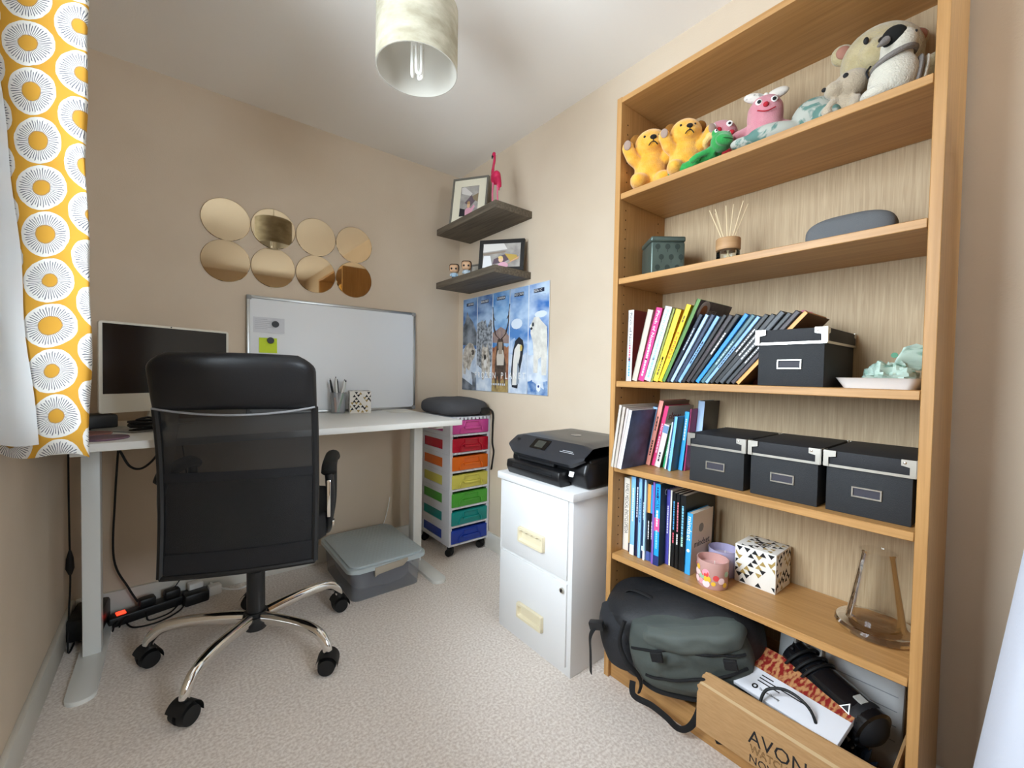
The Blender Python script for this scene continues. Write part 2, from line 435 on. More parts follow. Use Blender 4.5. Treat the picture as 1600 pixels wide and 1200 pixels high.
arm0 = caster0 = None
for k in range(5):
    a = R(14+72*k+19); ca, sa = math.cos(a), math.sin(a)
    if not arm0:
        pts = curve([(.04,0,.128), (.11,0,.136), (.22,0,.140), (.292,0,.128), (.326,0,.098), (.335,0,.074)], 6)
        arm0 = B().tube(pts, [.019-.006*i/len(pts) for i in range(len(pts))], 12, flat=1.25).build('base_arm', CHROME, ch, rz=a)
        b = B()
        for s in (-1, 1):
            b.cyl((s*.006, 0, .031), (s*.030, 0, .031), .031, .027, 20)
        b.grid(lambda u, v: (-.031+.062*u, .036*math.cos(PI*.95*v-.2), .033+.038*math.sin(PI*.95*v-.2)), 2, 10)
        b.cyl((0,0,.055), (0,0,.080), .010)
        caster0 = b.build('caster', RUB, ch, (.335*ca, .335*sa, 0), R(-70))
    else:
        share(arm0, ch, rot=(0,0,a)); share(caster0, ch, (.335*ca, .335*sa, 0), (0,0,R((-70,-100,-50,-35,-95)[k])))
for s in (-1, 1):
    x = .256 if s > 0 else -.236
    b = B(); b.tube(curve([(x,-.135,.675), (x,-.10,.70), (x,.0,.705), (x,.10,.70), (x,.15,.68)], 5), [.018]+[.026]*19+[.02], 12, flat=.8)
    b.build('arm_pad', RUB, ch)
    b = B(); b.tube(curve([(x,-.125,.675), (x+s*.004,-.12,.60), (x,-.10,.50), (x-s*.01,-.05,.445), (x-s*.01,.06,.445), (x,.12,.52), (x,.13,.675)], 5), .015, 10)
    b.box((min(x, x-s*.06), -.06, .44), (max(x, x-s*.06), .07, .455), .003)
    ab = b.build('arm_bracket', BLKS, ch)
    B().box((x-.007, -.145, .52), (x+.007, -.138, .655), .003).build('chrome_strip', CHROME, ab)
    B().cyl((x+s*.012, -.10, .485), (x+s*.018, -.10, .485), .014).build('bolt_cover', CHROME, ab)

# ---------------------------------------------------------------- filing cabinet
CABW = mat('white_painted_steel', '#DADADA', .38)
cb = thing('filing_cabinet', 'white two drawer steel filing cabinet with the black printer on it', 'filing cabinet', (1.262, 1.18, 0))
def cbb(lo, hi, name, m, par=None, bev=.002):
    return B().box(V(lo)-V((1.262,1.18,0)), V(hi)-V((1.262,1.18,0)), bev, 2).build(name, m, par or cb)
cbb((1.062, .978, 0), (1.466, 1.386, .622), 'carcass', CABW)
cbb((1.046, .966, .616), (1.468, 1.392, .645), 'lid', CABW, None, .004)
HND = mat('cream_plastic', '#DDD2B4', .4)
for z0, z1, hz in ((.335, .612, .425), (.03, .322, .128)):
    dr = cbb((1.055, .998, z0), (1.066, 1.368, z1), 'drawer_front', CABW, None, .002)
    b = B()
    cx, cy = 1.055-1.262, 1.18-1.18
    o = rrect(.145, .06, .005, 2); i_ = rrect(.125, .042, .004, 2)
    T = frame((cx, cy, hz), (0,-1,0), (0,0,1))
    n = len(o)
    va = [b.bm.verts.new(T @ V((p[0], p[1], .001))) for p in o]; vb = [b.bm.verts.new(T @ V((p[0]*.97, p[1]*.95, .013))) for p in o]
    vc = [b.bm.verts.new(T @ V((p[0], p[1], .013))) for p in i_]; vd = [b.bm.verts.new(T @ V((p[0]*.9, p[1]*.85+.003, .0015))) for p in i_]
    for q, s_ in ((va, vb), (vb, vc), (vc, vd)):
        for k in range(n): b.bm.faces.new((q[k], q[(k+1) % n], s_[(k+1) % n], s_[k]))
    b.bm.faces.new(vd); b._t()
    hd = b.build('handle', HND, dr)
    b = B(); pts = [(-.06+.12*k/24, .013+.006*abs(math.sin(PI*4*k/24))) for k in range(25)]
    b.prism([(-.06, .022)]+pts+[(.06, .022)], .006, .0125, T); b.build('finger_grip', HND, hd)
b = B(); b.cyl((1.053-1.262, 1.014-1.18, .298), (1.046-1.262, 1.014-1.18, .298), .009, .009, 20); lk = b.build('lock', STEEL, cb)
B().box((1.0445-1.262, 1.0115-1.18, .293), (1.046-1.262, 1.0165-1.18, .303)).build('keyway', INK, lk)

# ---------------------------------------------------------------- printer
PRT = mat('dark_grey_printer_shell', '#2B2C30', .32); PRB = mat('black_printer_body', '#121214', .35, bump=.05, bs=300)
pr = thing('printer', 'black inkjet printer with small grey screen on the filing cabinet', 'printer', (1.07, .965, .645))
PW = .405
b = B(); b.prism([(.045,.012), (.05,.06), (.06,.105), (.355,.112), (.355,.012)], 0, -PW, XZ, .008, 3)
b.build('body', PRB, pr)
def prp(name, pts, ya, yb, m, bev=.006):
    return B().prism(pts, -ya, -yb, XZ, bev, 3).build(name, m, pr)
prp('right_cheek', [(.05,.002), (.03,.055), (.045,.098), (.352,.108), (.352,.002)], -.002, .085, PRB, .012)
prp('left_cheek', [(.05,.002), (.035,.055), (.045,.098), (.352,.108), (.352,.002)], PW-.045, PW+.002, PRB, .012)
b = B()                                # swept control panel and lid
def lidf(u, v):
    y = -.004+(PW+.008)*v; e = 4*abs(v-.5)**2 if abs(v-.5) > .3 else 0
    q = max(0, (abs(v-.5)-.38)/.12)
    pr_ = [(.012+.02*q, .075+.028*q), (.0+.02*q, .088+.022*q), (.012+.012*q, .108+.01*q), (.065, .152-.008*q), (.10, .157-.01*q), (.34, .158-.01*q), (.36, .150-.01*q), (.36, .10)]
    t = u*(len(pr_)-1); i = min(int(t), len(pr_)-2); f = t-i
    return (pr_[i][0]*(1-f)+pr_[i+1][0]*f, y, pr_[i][1]*(1-f)+pr_[i+1][1]*f)
b.grid(lidf, 28, 28)
b.build('lid', PRT, pr, sharp=30)
n_ = V((-.0442,0,.0533)).normalized()
def onpanel(t, y): return V((.012+.053*t, y, .108+.044*t))-V((.0442,0,-.0533)).normalized()*.0012
T = frame(onpanel(.5, .235), (0,-1,0), (.053,0,.044))
sc = B().prism(rrect(.088, .05, .004, 2), 0, .0012, T).build('control_screen', mat('screen_black_gloss', '#0A0A0B', .12), pr)
B().prism(rrect(.046, .034, .002, 2), .0012, .0018, T).build('display', mat('dull_display', '#3A3B36', .25), sc)
text('hp', .022, mat('dim_logo_print', '#0C0C0E', .3), pr, frame(onpanel(.62, .37), (0,-1,0), (.053,0,.044)), 'logo')
for k, (l_, dz) in enumerate(((.05, .42), (.07, .32))):
    B().prism([(-l_/2,-.001),(l_/2,-.001),(l_/2,.001),(-l_/2,.001)], 0, .0004, frame(onpanel(dz, .085), (0,-1,0), (.053,0,.044))).build('print_line', mat('grey_print', '#B9BCC0', .5), pr)
b = B(); b.prism([(.0,.0), (-.012,.03), (-.008,.056), (.05,.056), (.05,0)], -.085, -(PW-.02), XZ, .006, 2)
tr_ = b.build('paper_tray', PRB, pr)
B().prism([(-.004,.03),(-.0135,.035),(-.0125,.046),(-.004,.044)], -.12, -(PW-.06), XZ, .001).build('tray_lip', BLKS, tr_)
B().box((.028, .15, .058), (.046, PW-.05, .074), .003).build('output_slot', INK, pr)
B().prism(rrect(.022, .02, .003, 2), 0, .0008, frame((.0305, .062, .05), (0,-1,0), (.015,0,.043))).build('sticker', WPR, pr)
b = B(); b.lathe([(.022,0),(.022,.0006),(0,.0006)], (.2, .2, .158)); b.build('lid_logo', mat('lid_emblem', '#5A5B60', .2), pr)

# ---------------------------------------------------------------- drawer tower
FROST = see_through('frosted_clear_plastic', '#ECEEF4', .66, .3)
tw = thing('drawer_tower', 'rainbow plastic drawer tower on casters in the back right corner', 'drawers', (1.333, 2.215, 0))
X0, X1, Y0, Y1 = -.135, .135, -.18, .175
t0 = .066; ph_ = .1035
cols = ['#1D3FA8', '#14908C', '#4FA83A', '#D8D060', '#E8701C', '#C01430', '#D0509C']
nm = ['blue', 'teal', 'green', 'yellow', 'orange', 'red', 'pink']
def tier():
    b = B()
    for x in (X0, X1-.006):
        b.box((x, Y0, 0), (x+.006, Y0+.085, ph_-.001)); b.box((x, Y1-.04, 0), (x+.006, Y1, ph_-.001))
        b.box((x, Y0+.085, 0), (x+.006, Y1-.04, .022)); b.box((x, Y0+.085, ph_-.026), (x+.006, Y1-.04, ph_-.001))
    b.box((X0+.006, Y1-.006, 0), (X1-.006, Y1, ph_-.001))
    b.box((X0+.006, Y0, 0), (X1-.006, Y1-.006, .004))
    b.box((X0+.006, Y0, .004), (X1-.006, Y0+.004, .011))
    for k in range(9):
        x = X0+.02+k*.0288
        b.box((x, Y0-.003, .001), (x+.018, Y0, .010))
    for x in (X0+.006, X1-.018): b.box((x, Y0, .011), (x+.012, Y0+.006, ph_-.001))
    return b
tf = tier().build('tier_frame', FROST, tw, (0, 0, t0))
dm = {}
for i in range(7):
    z = t0+i*ph_
    if i: share(tf, tw, (0, 0, z))
    cm = see_through(nm[i]+'_tinted_plastic', cols[i], .9, .25)
    b = B(); fz0, fz1 = .013, ph_-.014
    b.box((X0+.012, Y0+.012, fz0), (X1-.012, Y0+.016, fz1)); b.box((X0+.009, Y0+.016, fz0), (X0+.012, Y1-.012, fz1-.004)); b.box((X1-.012, Y0+.016, fz0), (X1-.009, Y1-.012, fz1-.004))
    b.box((X0+.012, Y0+.016, fz0), (X1-.012, Y1-.012, fz0+.004))
    b.prism([(X0+.014, fz0), (X1-.014, fz0), (X1-.014, fz1), (X0+.014, fz1)], -(Y0-.004), -(Y0+.012), XZ, .003)
    d = b.build('drawer', cm, tw, (0, 0, z)); d['label'] = nm[i]+' drawer'
    b = B(); y = Y0-.008
    b.tube([(-.075, y, fz0+.004), (-.068, y, fz0+.034), (-.045, y, fz0+.05), (-.042, y, fz1-.006), (.05, y, fz1-.006), (.055, y, fz0+.05), (.075, y, fz0+.034), (.08, y, fz0+.004)], .004, 6)
    b.prism([(-.045, fz0+.028), (.055, fz0+.028), (.06, fz0+.04), (-.05, fz0+.04)], -(y-.008), -(y+.006), XZ, .002)
    b.build('handle', cm, d)
zt = t0+7*ph_
b = B(); b.box((X0-.002, Y0-.002, 0), (X1+.002, Y1+.002, .006), .002)
for k in range(10):
    b.box((X0+.012+k*.026, Y0-.006, -.012), (X0+.03+k*.026, Y0-.001, .004), .001)
b.build('top_cover', FROST, tw, (0, 0, zt))
cs = None
for x in (X0+.03, X1-.03):
    for y in (Y0+.03, Y1-.03):
        if not cs:
            b = B()
            for s in (-1, 1): b.cyl((s*.004, .008, .022), (s*.018, .008, .022), .022, .02, 18)
            b.box((-.012, -.016, .03), (.012, .02, .052), .004); b.cyl((0,0,.05), (0,0,.067), .009)
            cs = b.build('caster', RUB, tw, (x, y, 0), .5)
        else: share(cs, tw, (x, y, 0), (0, 0, random.uniform(0, 2)))
# laptop bag lying on the tower
BAG = mat('charcoal_bag_fabric', '#48484B', .85, bump=.5, bs=400)
bg = thing('laptop_bag', 'dark grey laptop bag lying on the rainbow drawer tower', 'bag', (1.32, 2.2, zt+.0065))
def slab(a, b_, c, ex=.35, ez=.6, sag=None):
    def f(u, v):
        t = 2*PI*u; p = PI*(v-.5); cp, sp = math.cos(p), math.sin(p)
        sg = lambda x, e: math.copysign(abs(x)**e, x)
        q = V((a*sg(math.cos(t), ex)*sg(cp, ez), b_*sg(math.sin(t), ex)*sg(cp, ez), c*sg(sp, ez)))
        return sag(q) if sag else q
    return f
b = B(); b.grid(slab(.15, .195, .045, .45, .6, lambda q: q+V((-.006, 0, .045+.012*math.cos(q.y*7)*(q.z > 0)+.006*MN.noise(q*18)))), 44, 18, cu=True)
bb = b.build('bag_body', BAG, bg, sharp=180)
b = B(); b.tube(curve([(-.14,-.10,.045), (-.10,-.172,.05), (0,-.186,.052), (.11,-.17,.047)], 6), .003, 6); b.build('zip', RUB, bb)
B().box((.06, -.197, .012), (.125, -.178, .05), .008).build('side_flap', RUB, bg)
b = B(); pts = curve([(.12,-.15,.05), (.143,-.196,.02), (.146,-.195,-.06), (.148,-.192,-.16), (.150,-.205,-.21), (.149,-.195,-.27), (.148,-.185,-.32)], 6)
b.tube(pts, .011, 8, flat=.35); b.build('shoulder_strap', RUB, bg)

# ---------------------------------------------------------------- clear storage box under the desk
LIDM = see_through('translucent_grey_lid', '#B9C6CA', .93, .35); CLR = see_through('clear_box_plastic', '#9A9EA6', .45, .2)
sb = thing('storage_box', 'clear plastic storage box with pale grey ribbed lid under the desk', 'storage box', (.79, 2.115, 0))
b = B()
def tubw(u, v):
    o = rrect(.345, .455, .035, 4); i = int(u*len(o)+.5) % len(o); k = .95+.05*v
    return (o[i][0]*k, o[i][1]*k, .003+.135*v)
N4 = len(rrect(1, 1, .1, 4))
b.grid(tubw, N4, 5, cu=True); b.prism([(p[0]*.95, p[1]*.95) for p in rrect(.345, .455, .035, 4)], 0, .004)
b.build('tub', CLR, sb, sharp=60)
b = B()
o = rrect(.38, .495, .04, 6)
b.prism(o, .138, .158, None, .006, 2); b.prism([(p[0]*.93, p[1]*.94) for p in o], .157, .166, None, .004, 2)
ld = b.build('lid', LIDM, sb)
b = B()
for k in range(17):
    for j in range(22):
        x = -.15+k*.0188+(.0094 if j % 2 else 0); y = -.205+j*.0195
        b.poly([(x-.006,y-.004,.1662),(x+.004,y-.006,.1662),(x+.006,y+.004,.1672),(x-.004,y+.006,.1672)])
rb = b.build('lid_ribs', mat('grey_lid_rib', '#AEBABD', .4), ld); rb['kind'] = 'stuff'  # rib facets in one flat grey, slightly darker than the lid
for s in (-1, 1):
    b = B(); b.prism([(-.075, .105), (-.06, .12), (.06, .125), (.085, .145), (.085, .158), (-.075, .15)], -(s*.246-.006), -(s*.246+.006), XZ, .003)
    b.build('clip_handle', mat('beige_clip', '#A89F90', .4), sb)
def heap(q): return q+V((0, 0, .062+.008*MN.noise(q*14)))
tag(B().grid(slab(.15, .20, .055, .5, .5, heap), 36, 14, cu=True).build('folded_cloth', mat('slate_grey_cloth', '#5A5C66', .9, bump=.4, bs=200), None, (.79, 2.115, .006), sharp=180),
    'slate grey folded cloth packed inside the clear storage box', 'cloth')

# ---------------------------------------------------------------- pendant lamp
LX, LY, LZ = .585, 1.222, 1.968
lp = thing('pendant_lamp', 'drum pendant lamp with cream textured shade hanging from the ceiling', 'lamp', (LX, LY, ZC))
SHD = mat('cream_textured_shade', '#B9B3A0', .85, c2='#9A937E', vs=14, stretch=(1,1,2.2), detail=5, bump=.3, bs=60)
SHI = mat('white_shade_lining', '#C6C2B8', .7)
zb = LZ-ZC
b = B(); b.lathe([(.122, zb), (.122, zb+.185)], n=64); sh = b.build('shade', SHD, lp)
b = B(); b.lathe([(.119, zb+.185), (.119, zb)], n=64); b.lathe([(.122, zb), (.119, zb)], n=64); b.build('shade_lining', SHI, sh)
b = B(); 
for k in range(3):
    a = 2*PI*k/3; b.cyl((.018*math.cos(a), .018*math.sin(a), zb+.115), (.120*math.cos(a), .120*math.sin(a), zb+.13), .002, n=6)
b.lathe([(.02, zb+.11), (.024, zb+.113), (.02, zb+.117)], n=20); b.build('spider_ring', TRIM, lp)
b = B(); b.cyl((0,0,zb+.095), (0,0,zb+.16), .018, .02); b.cyl((0,0,zb+.16), (0,0,zb+.185), .01); b.build('lamp_holder', TRIM, lp)
b = B(); b.cyl((0,0,zb+.185), (0,0,-.02), .003, n=8); b.build('cord', TRIM, lp)
B().lathe([(0,-.035),(.03,-.03),(.045,-.012),(.046,0)], n=28).build('ceiling_rose', TRIM, lp)
b = B()
for k in range(3):
    a = 2*PI*k/3+.4; c_, s_ = math.cos(a)*.014, math.sin(a)*.014; px, py = -math.sin(a)*.0075, math.cos(a)*.0075
    b.tube(curve([(c_+px, s_+py, zb+.085), (c_+px, s_+py, zb+.0), (c_, s_, zb-.012), (c_-px, s_-py, zb+.0), (c_-px, s_-py, zb+.085)], 5), .0052, 8)
b.cyl((0,0,zb+.07), (0,0,zb+.098), .019, .017)
b.build('fluorescent_bulb', mat('white_bulb_tube', '#F2F0EA', .25), lp)

# ---------------------------------------------------------------- mirrors
MIR = mat('bronze_tint_mirror', '#BCA98C', .03, 1)
rowl = (('upper', 1.748), ('lower', 1.555)); coll = ('leftmost', 'second from left', 'third from left', 'rightmost')
m0 = None
for rn, z in rowl:
    for k, x in enumerate((.194, .392, .591, .790)):
        if m0 is None: me_ = B().lathe([(0, -.0), (.0975, 0), (.0985, .001), (.0985, .003), (.0965, .004), (0, .004)], n=64, T=RX(90)).mesh('round_mirror', MIR, sharp=5)
        o = bpy.data.objects.new('round_mirror', me_); COL.objects.link(o); o.location = (x, YB, z); m0 = o
        tag(o, f'round bronze tinted wall mirror, {coll[k]} of the {rn} row', 'mirror', 'eight round wall mirrors')

# ---------------------------------------------------------------- whiteboard with notes and magnets
ALU = mat('anodised_aluminium', '#A9A9A6', .35, .9)
wb = thing('whiteboard', 'large whiteboard with aluminium frame standing on the desk against the wall', 'whiteboard', (.716, 2.396, DT), rot=(R(-1.2), 0, 0))
B().box((-.432, -.003, .008), (.432, .006, .578), .001).build('board', mat('whiteboard_enamel', '#E6E9EC', .45), wb)
for lo, hi in (((-.441,-.007,0),(.441,.009,.014)), ((-.441,-.007,.572),(.441,.009,.586)), ((-.441,-.007,.014),(-.427,.009,.572)), ((.427,-.007,.014),(.441,.009,.572))):
    B().box(lo, hi, .002).build('frame_rail', ALU, wb)
for x in (-.441, .441-.02):
    for z in (0, .566): B().box((x-.001, -.009, z-.001), (x+.021, .009, z+.021), .003).build('corner_cap', mat('grey_corner_plastic', '#8E8E8C', .5), wb)
def wbp(x, z): return (.716+x, 2.396-.004+ (z)*math.tan(R(1.2)), DT+z)
def onboard(name, label, cat, bld, m, x, z, off=0):
    p = wbp(x, z); o = bld.build(name, m, None, (p[0], p[1]-off, p[2])); o.rotation_euler = (R(-1.2), 0, 0); return tag(o, label, cat)
p = onboard('paper_note', 'pale paper note with handwriting pinned high on the whiteboard', 'note', B().box((-.068,-.0008,-.038), (.068,-.0002,.038)), mat('pale_note_paper', '#D3D5DA', .8), -.345, .445)
for k in range(6): B().box((-.06,-.0012,.026-k*.009), (-.06+random.uniform(.05,.085),-.0008,.0272-k*.009)).build('handwriting', mat('pencil_line', '#9A9CA6', .9), p)
onboard('sticky_note', 'lime green square sticky note on the whiteboard', 'sticky note', B().grid(lambda u, v: (-.039+.078*u, -.001-.004*(1-v)**2, -.037+.074*v), 4, 6), mat('lime_sticky_paper', '#C9DE3A', .8), -.35, .345)
for x, z, lb in ((-.318, .452, 'small black round magnet holding the pale paper note'), (-.340, .37, 'small black round magnet holding the lime sticky note')):
    onboard('magnet', lb, 'magnet', B().lathe([(0,0),(.015,0),(.016,.002),(.015,.007),(0,.008)], n=24, T=RX(90)), BLK, x, z, .005)

# ---------------------------------------------------------------- desktop computer
SIL = mat('cream_white_bezel', '#D9D4C6', .4)
mc = thing('desktop_computer', 'slim all-in-one desktop computer with black screen and cream chin', 'computer', (-.01, 2.2, DT), R(27))
MW = .226
dsp = B().prism(rrect(MW*2, .335, .01, 3), -.006, .006, frame((0,0,.225), (1,0,0), (0,0,1)), .002).build('display_housing', SIL, mc)
B().box((-MW+.011, -.0075, .128), (MW-.011, -.0055, .384)).build('screen', mat('dark_screen_glass', '#0B0D13', .12), dsp)
B().lathe([(0,0),(.0025,0),(.0025,.001),(0,.001)], (0,0,0), 12, TR(0,-.006,.3885) @ RX(90)).build('webcam', INK, dsp)
b = B(); b.prism([(-.001,.12), (.012,.12), (.075,.006), (.07,.0), (.06,.006)], .055, -.055, frame((0,0,0), (0,1,0), (0,0,1)), .001)
b.build('stand_neck', SIL, mc)
B().box((-.065, -.06, 0), (.065, .085, .005), .002).build('stand_base', SIL, mc)

# ---------------------------------------------------------------- curtain
CUR = curtain_mat()
LIN = mat('white_curtain_lining', '#E4E6E8', .9)
nt = LIN.node_tree; tr_n = nt.nodes.new('ShaderNodeBsdfTranslucent'); tr_n.inputs[0].default_value = lin('#DDE2E6')
mxn = nt.nodes.new('ShaderNodeMixShader'); mxn.inputs[0].default_value = .35
nt.links.new(nt.nodes['Principled BSDF'].outputs[0], mxn.inputs[1]); nt.links.new(tr_n.outputs[0], mxn.inputs[2]); nt.links.new(mxn.outputs[0], nt.nodes['Material Output'].inputs[0])
cu_ = thing('curtain', 'ochre curtain printed with white daisy rings and white lining at the window', 'curtain', (-.22, 1.4, .85))
zb_, zt_ = .853, 2.2
sec = [(-.322,1.41), (-.282,1.38), (-.205,1.332), (-.147,1.302), (-.158,1.335), (-.215,1.40), (-.235,1.45), (-.178,1.50), (-.205,1.545), (-.262,1.565), (-.225,1.61), (-.21,1.66), (-.28,1.69)]
spt = curve([(x, y, 0) for x, y in sec], 8)
arc = [0]
for p, q in zip(spt, spt[1:]): arc.append(arc[-1]+(q-p).length)
def curp(u, v):
    t = u*(len(spt)-1); i = min(int(t), len(spt)-2); f = t-i; p = spt[i].lerp(spt[i+1], f)
    z = zb_+(zt_-zb_)*v
    wv = .004*math.sin(9*z+14*u)+.0025*math.sin(23*z+30*u)
    return V((p.x+.22+wv*.6, p.y-1.4+wv, z-.85+.006*math.sin(40*u)*(1-v)))
def cuv(u, v):
    t = u*(len(spt)-1); i = min(int(t), len(spt)-2); f = t-i
    z = zb_+(zt_-zb_)*v
    return (arc[i]*(1-f)+arc[i+1]*f-.148+.094*2+.041+.054*(z-zb_), z)
b = B(); b.grid(curp, 96, 40, uvf=cuv); b.build('face_fabric', CUR, cu_, sharp=180, fix=False)
b = B()                                 # lining folded forward over the leading edge, narrowing upwards
def linp(u, v):
    z = zb_+.028+(zt_-zb_-.028)*v
    ur = .150-.068*min(1.35, (z-zb_)/.86); ua = 0
    q = curp(max(0, ur*u+ua*(1-u)), (z-zb_)/(zt_-zb_))
    n = V((-.5, -.86, 0))
    wv = .004*math.sin(PI*u*3+5*z)
    return q+n*(.004+.012*math.sin(PI*u)+wv*math.sin(PI*u))
b.grid(linp, 14, 40); b.build('lining', LIN, cu_, sharp=180)
B().tube([(-.27+.22, y, 2.215-.85) for y in (-1.95, .32)], .012, 12).build('curtain_pole', STEEL, cu_)
# ---------------------------------------------------------------- floating shelves and what stands on them
SHW = mat('grey_brown_ash_shelf', '#4E453A', .6, c2='#6A6052', vs=3, stretch=(30,1.5,30), detail=5)
for nm_, z, ya, lb in (('floating_shelf', 1.865, 2.29, 'upper dark ash floating shelf holding the flamingo'), ('floating_shelf', 1.548, 2.29, 'lower dark ash floating shelf above the animal poster')):
    tag(B().box((0, 0, 0), (.24, ya-1.697, .036), .0015).build(nm_, SHW, None, (1.235, 1.697, z)), lb, 'shelf', 'floating wall shelves')
def photo_frame(label, loc, rz, w, h, fw_, m, mat_w=0, lean=9, prints=(), base='#8F8A86'):
    """picture frame facing local -y, leaning back"""
    t = thing('photo_frame', label, 'photo frame', loc, rot=(0, 0, rz))
    L = RX(-lean)
    b = B(); b.T = L
    for lo, hi in (((-w/2,-.006,0),(w/2,.010,fw_)), ((-w/2,-.006,h-fw_),(w/2,.010,h)), ((-w/2,-.006,fw_),(-w/2+fw_,.010,h-fw_)), ((w/2-fw_,-.006,fw_),(w/2,.010,h-fw_))): b.box(lo, hi, .001, 1)
    b.build('frame_moulding', m, t)
    b = B(); b.T = L; b.box((-w/2+fw_,.004,fw_), (w/2-fw_,.010,h-fw_)); b.build('backing', INK, t)
    iw, ih = w/2-fw_, h/2-fw_
    if mat_w:
        b = B(); b.T = L; o = [(-iw,-ih),(iw,-ih),(iw,ih),(-iw,ih)]; k = [(-iw+mat_w,-ih+mat_w),(iw-mat_w,-ih+mat_w),(iw-mat_w,ih-mat_w),(-iw+mat_w,ih-mat_w)]
        for i in range(4): b.poly([(o[i][0],-.0005,h/2+o[i][1]), (o[(i+1)%4][0],-.0005,h/2+o[(i+1)%4][1]), (k[(i+1)%4][0],-.0005,h/2+k[(i+1)%4][1]), (k[i][0],-.0005,h/2+k[i][1])])
        b.build('mount', mat('cream_mount_card', '#E3DDC8', .8), t); iw -= mat_w; ih -= mat_w
    b = B(); b.T = L; b.box((-iw,.001,h/2-ih), (iw,.003,h/2+ih)); ph = b.build('photograph', mat('photo_'+label[:8]+base, base, .5, c2='#B5B0AA', vs=18), t)
    for j, (c, pts) in enumerate(prints):
        b = B(); b.T = L; b.poly([(px*iw, .001-.0003*(j+1), h/2+pz*ih) for px, pz in pts]); b.build('photo_print', mat('print_'+c, c, .6), ph)
    return t
def blob(cx, cz, rx, rz_, n=12): return [(cx+rx*math.cos(2*PI*k/n), cz+rz_*math.sin(2*PI*k/n)) for k in range(n)]
PR = (('#D6D2CE', [(-.9,.55),(.1,.35),(.3,.5),(-.6,.98),(-.95,.95)]), ('#6B5A62', [(-.5,-.1),(.2,-.35),(.7,.0),(.2,.4)]), ('#8A7B62', [(.3,.3),(.98,.5),(.95,-.1),(.5,.05)]),
      ('#D9A0B4', blob(.0,-.75,.42,.32)), ('#D9A0B4', [(.1,-.7),(.55,-.25),(.7,-.4),(.35,-.8)]), ('#D9B08A', blob(-.02,-.28,.17,.2)), ('#B58F5E', blob(-.02,-.12,.16,.1)), ('#26242A', [(-1,-1),(-.35,-1),(-.4,-.55),(-.95,-.45)]))
ang = math.atan2(-.175, .118)
photo_frame('grey frame with cream mount and baby photo on the upper floating shelf', (1.325, 2.098, 1.9015), ang, .225, .30, .011, mat('grey_frame_wood', '#6E6A62', .5), .045, 11, PR)
PR2 = (('#D9D6D2', [(-1,.3),(.3,.5),(.1,1),(-1,1)]), ('#8E7F70', [(-1,.05),(.2,.25),(.2,.38),(-1,.22)]), ('#E2E2E4', [(-1,-1),(-.45,-1),(-.6,.0),(-.95,.0)]), ('#5B4A55', [(-.45,-.7),(.1,-.6),(.6,-.2),(.2,.1),(-.4,-.3)]),
       ('#B79A4A', [(.15,.15),(.8,.0),(.9,-.35),(.5,-.55)]), ('#DBA8BC', blob(.1,-.85,.28,.3)), ('#E0BC9A', blob(-.02,-.35,.13,.22)), ('#DDC07A', blob(-.04,-.18,.13,.12)), ('#C9A07E', [(.3,-.75),(.9,-.3),(.95,-.1),(.5,-.5)]))
photo_frame('black frame with landscape photo of a child in pink on the lower floating shelf', (1.343, 1.79, 1.5845), math.atan2(-.192, .153), .245, .175, .02, mat('black_frame_wood', '#1B1918', .4), 0, 10, PR2)
photo_frame('small grey photo frame behind the two vinyl figures on the lower shelf', (1.425, 2.12, 1.5845), R(-75), .15, .12, .008, mat('pale_frame', '#8E8880', .5), 0, 8, (('#5E5650', [(-.6,-1),(.2,-1),(.3,.2),(-.5,.3)]), ('#C9C4BA', [(-.9,.4),(.8,.3),(.9,.9),(-.9,.95)])))
# flamingo
FLM = mat('magenta_flamingo', '#C2184E', .5, c2='#A8123F', vs=20)
fl = thing('flamingo_ornament', 'magenta flamingo ornament standing at the front corner of the upper shelf', 'ornament', (1.262, 1.735, 1.9015), R(-15))
fb = B(); fb.sph((0,0,.125), (.024,.036,.03), RX(-28)); fb.sph((0,-.028,.10), (.016,.03,.018), RX(40)); fb.tube(curve([(0,.030,.135), (0,.043,.165), (0,.036,.195), (0,.022,.222), (0,.022,.245), (0,.03,.258)], 6), [.013]*4+[.009]*6+[.007]*21, 10)
fb.sph((0,.03,.256), (.009,.013,.009)); fb.build('body', FLM, fl, fuse=.003)
for x in (-.01, .012):
    B().tube([(x,.006,.11), (x*1.2,.012,.055), (x*1.3,.004,.003)], [.006,.004,.0045], 8).build('leg', mat('pale_pink_leg', '#D06A86', .5), fl)
b = B(); b.tube([(0,.04,.257), (0,.053,.252), (0,.058,.242)], [.006,.005,.001], 8); b.build('beak', INK, fl)
B().lathe([(.022,0),(.022,.003),(0,.004)], n=20).build('foot_plate', mat('pale_pink_leg', '#D06A86'), fl)
b = B(); b.tube(curve([(0,-.038,.118), (0,-.05,.08), (0,-.046,.045)], 5), [.012]*8+[.004]*3, 8, flat=.5); b.build('tail', FLM, fl)
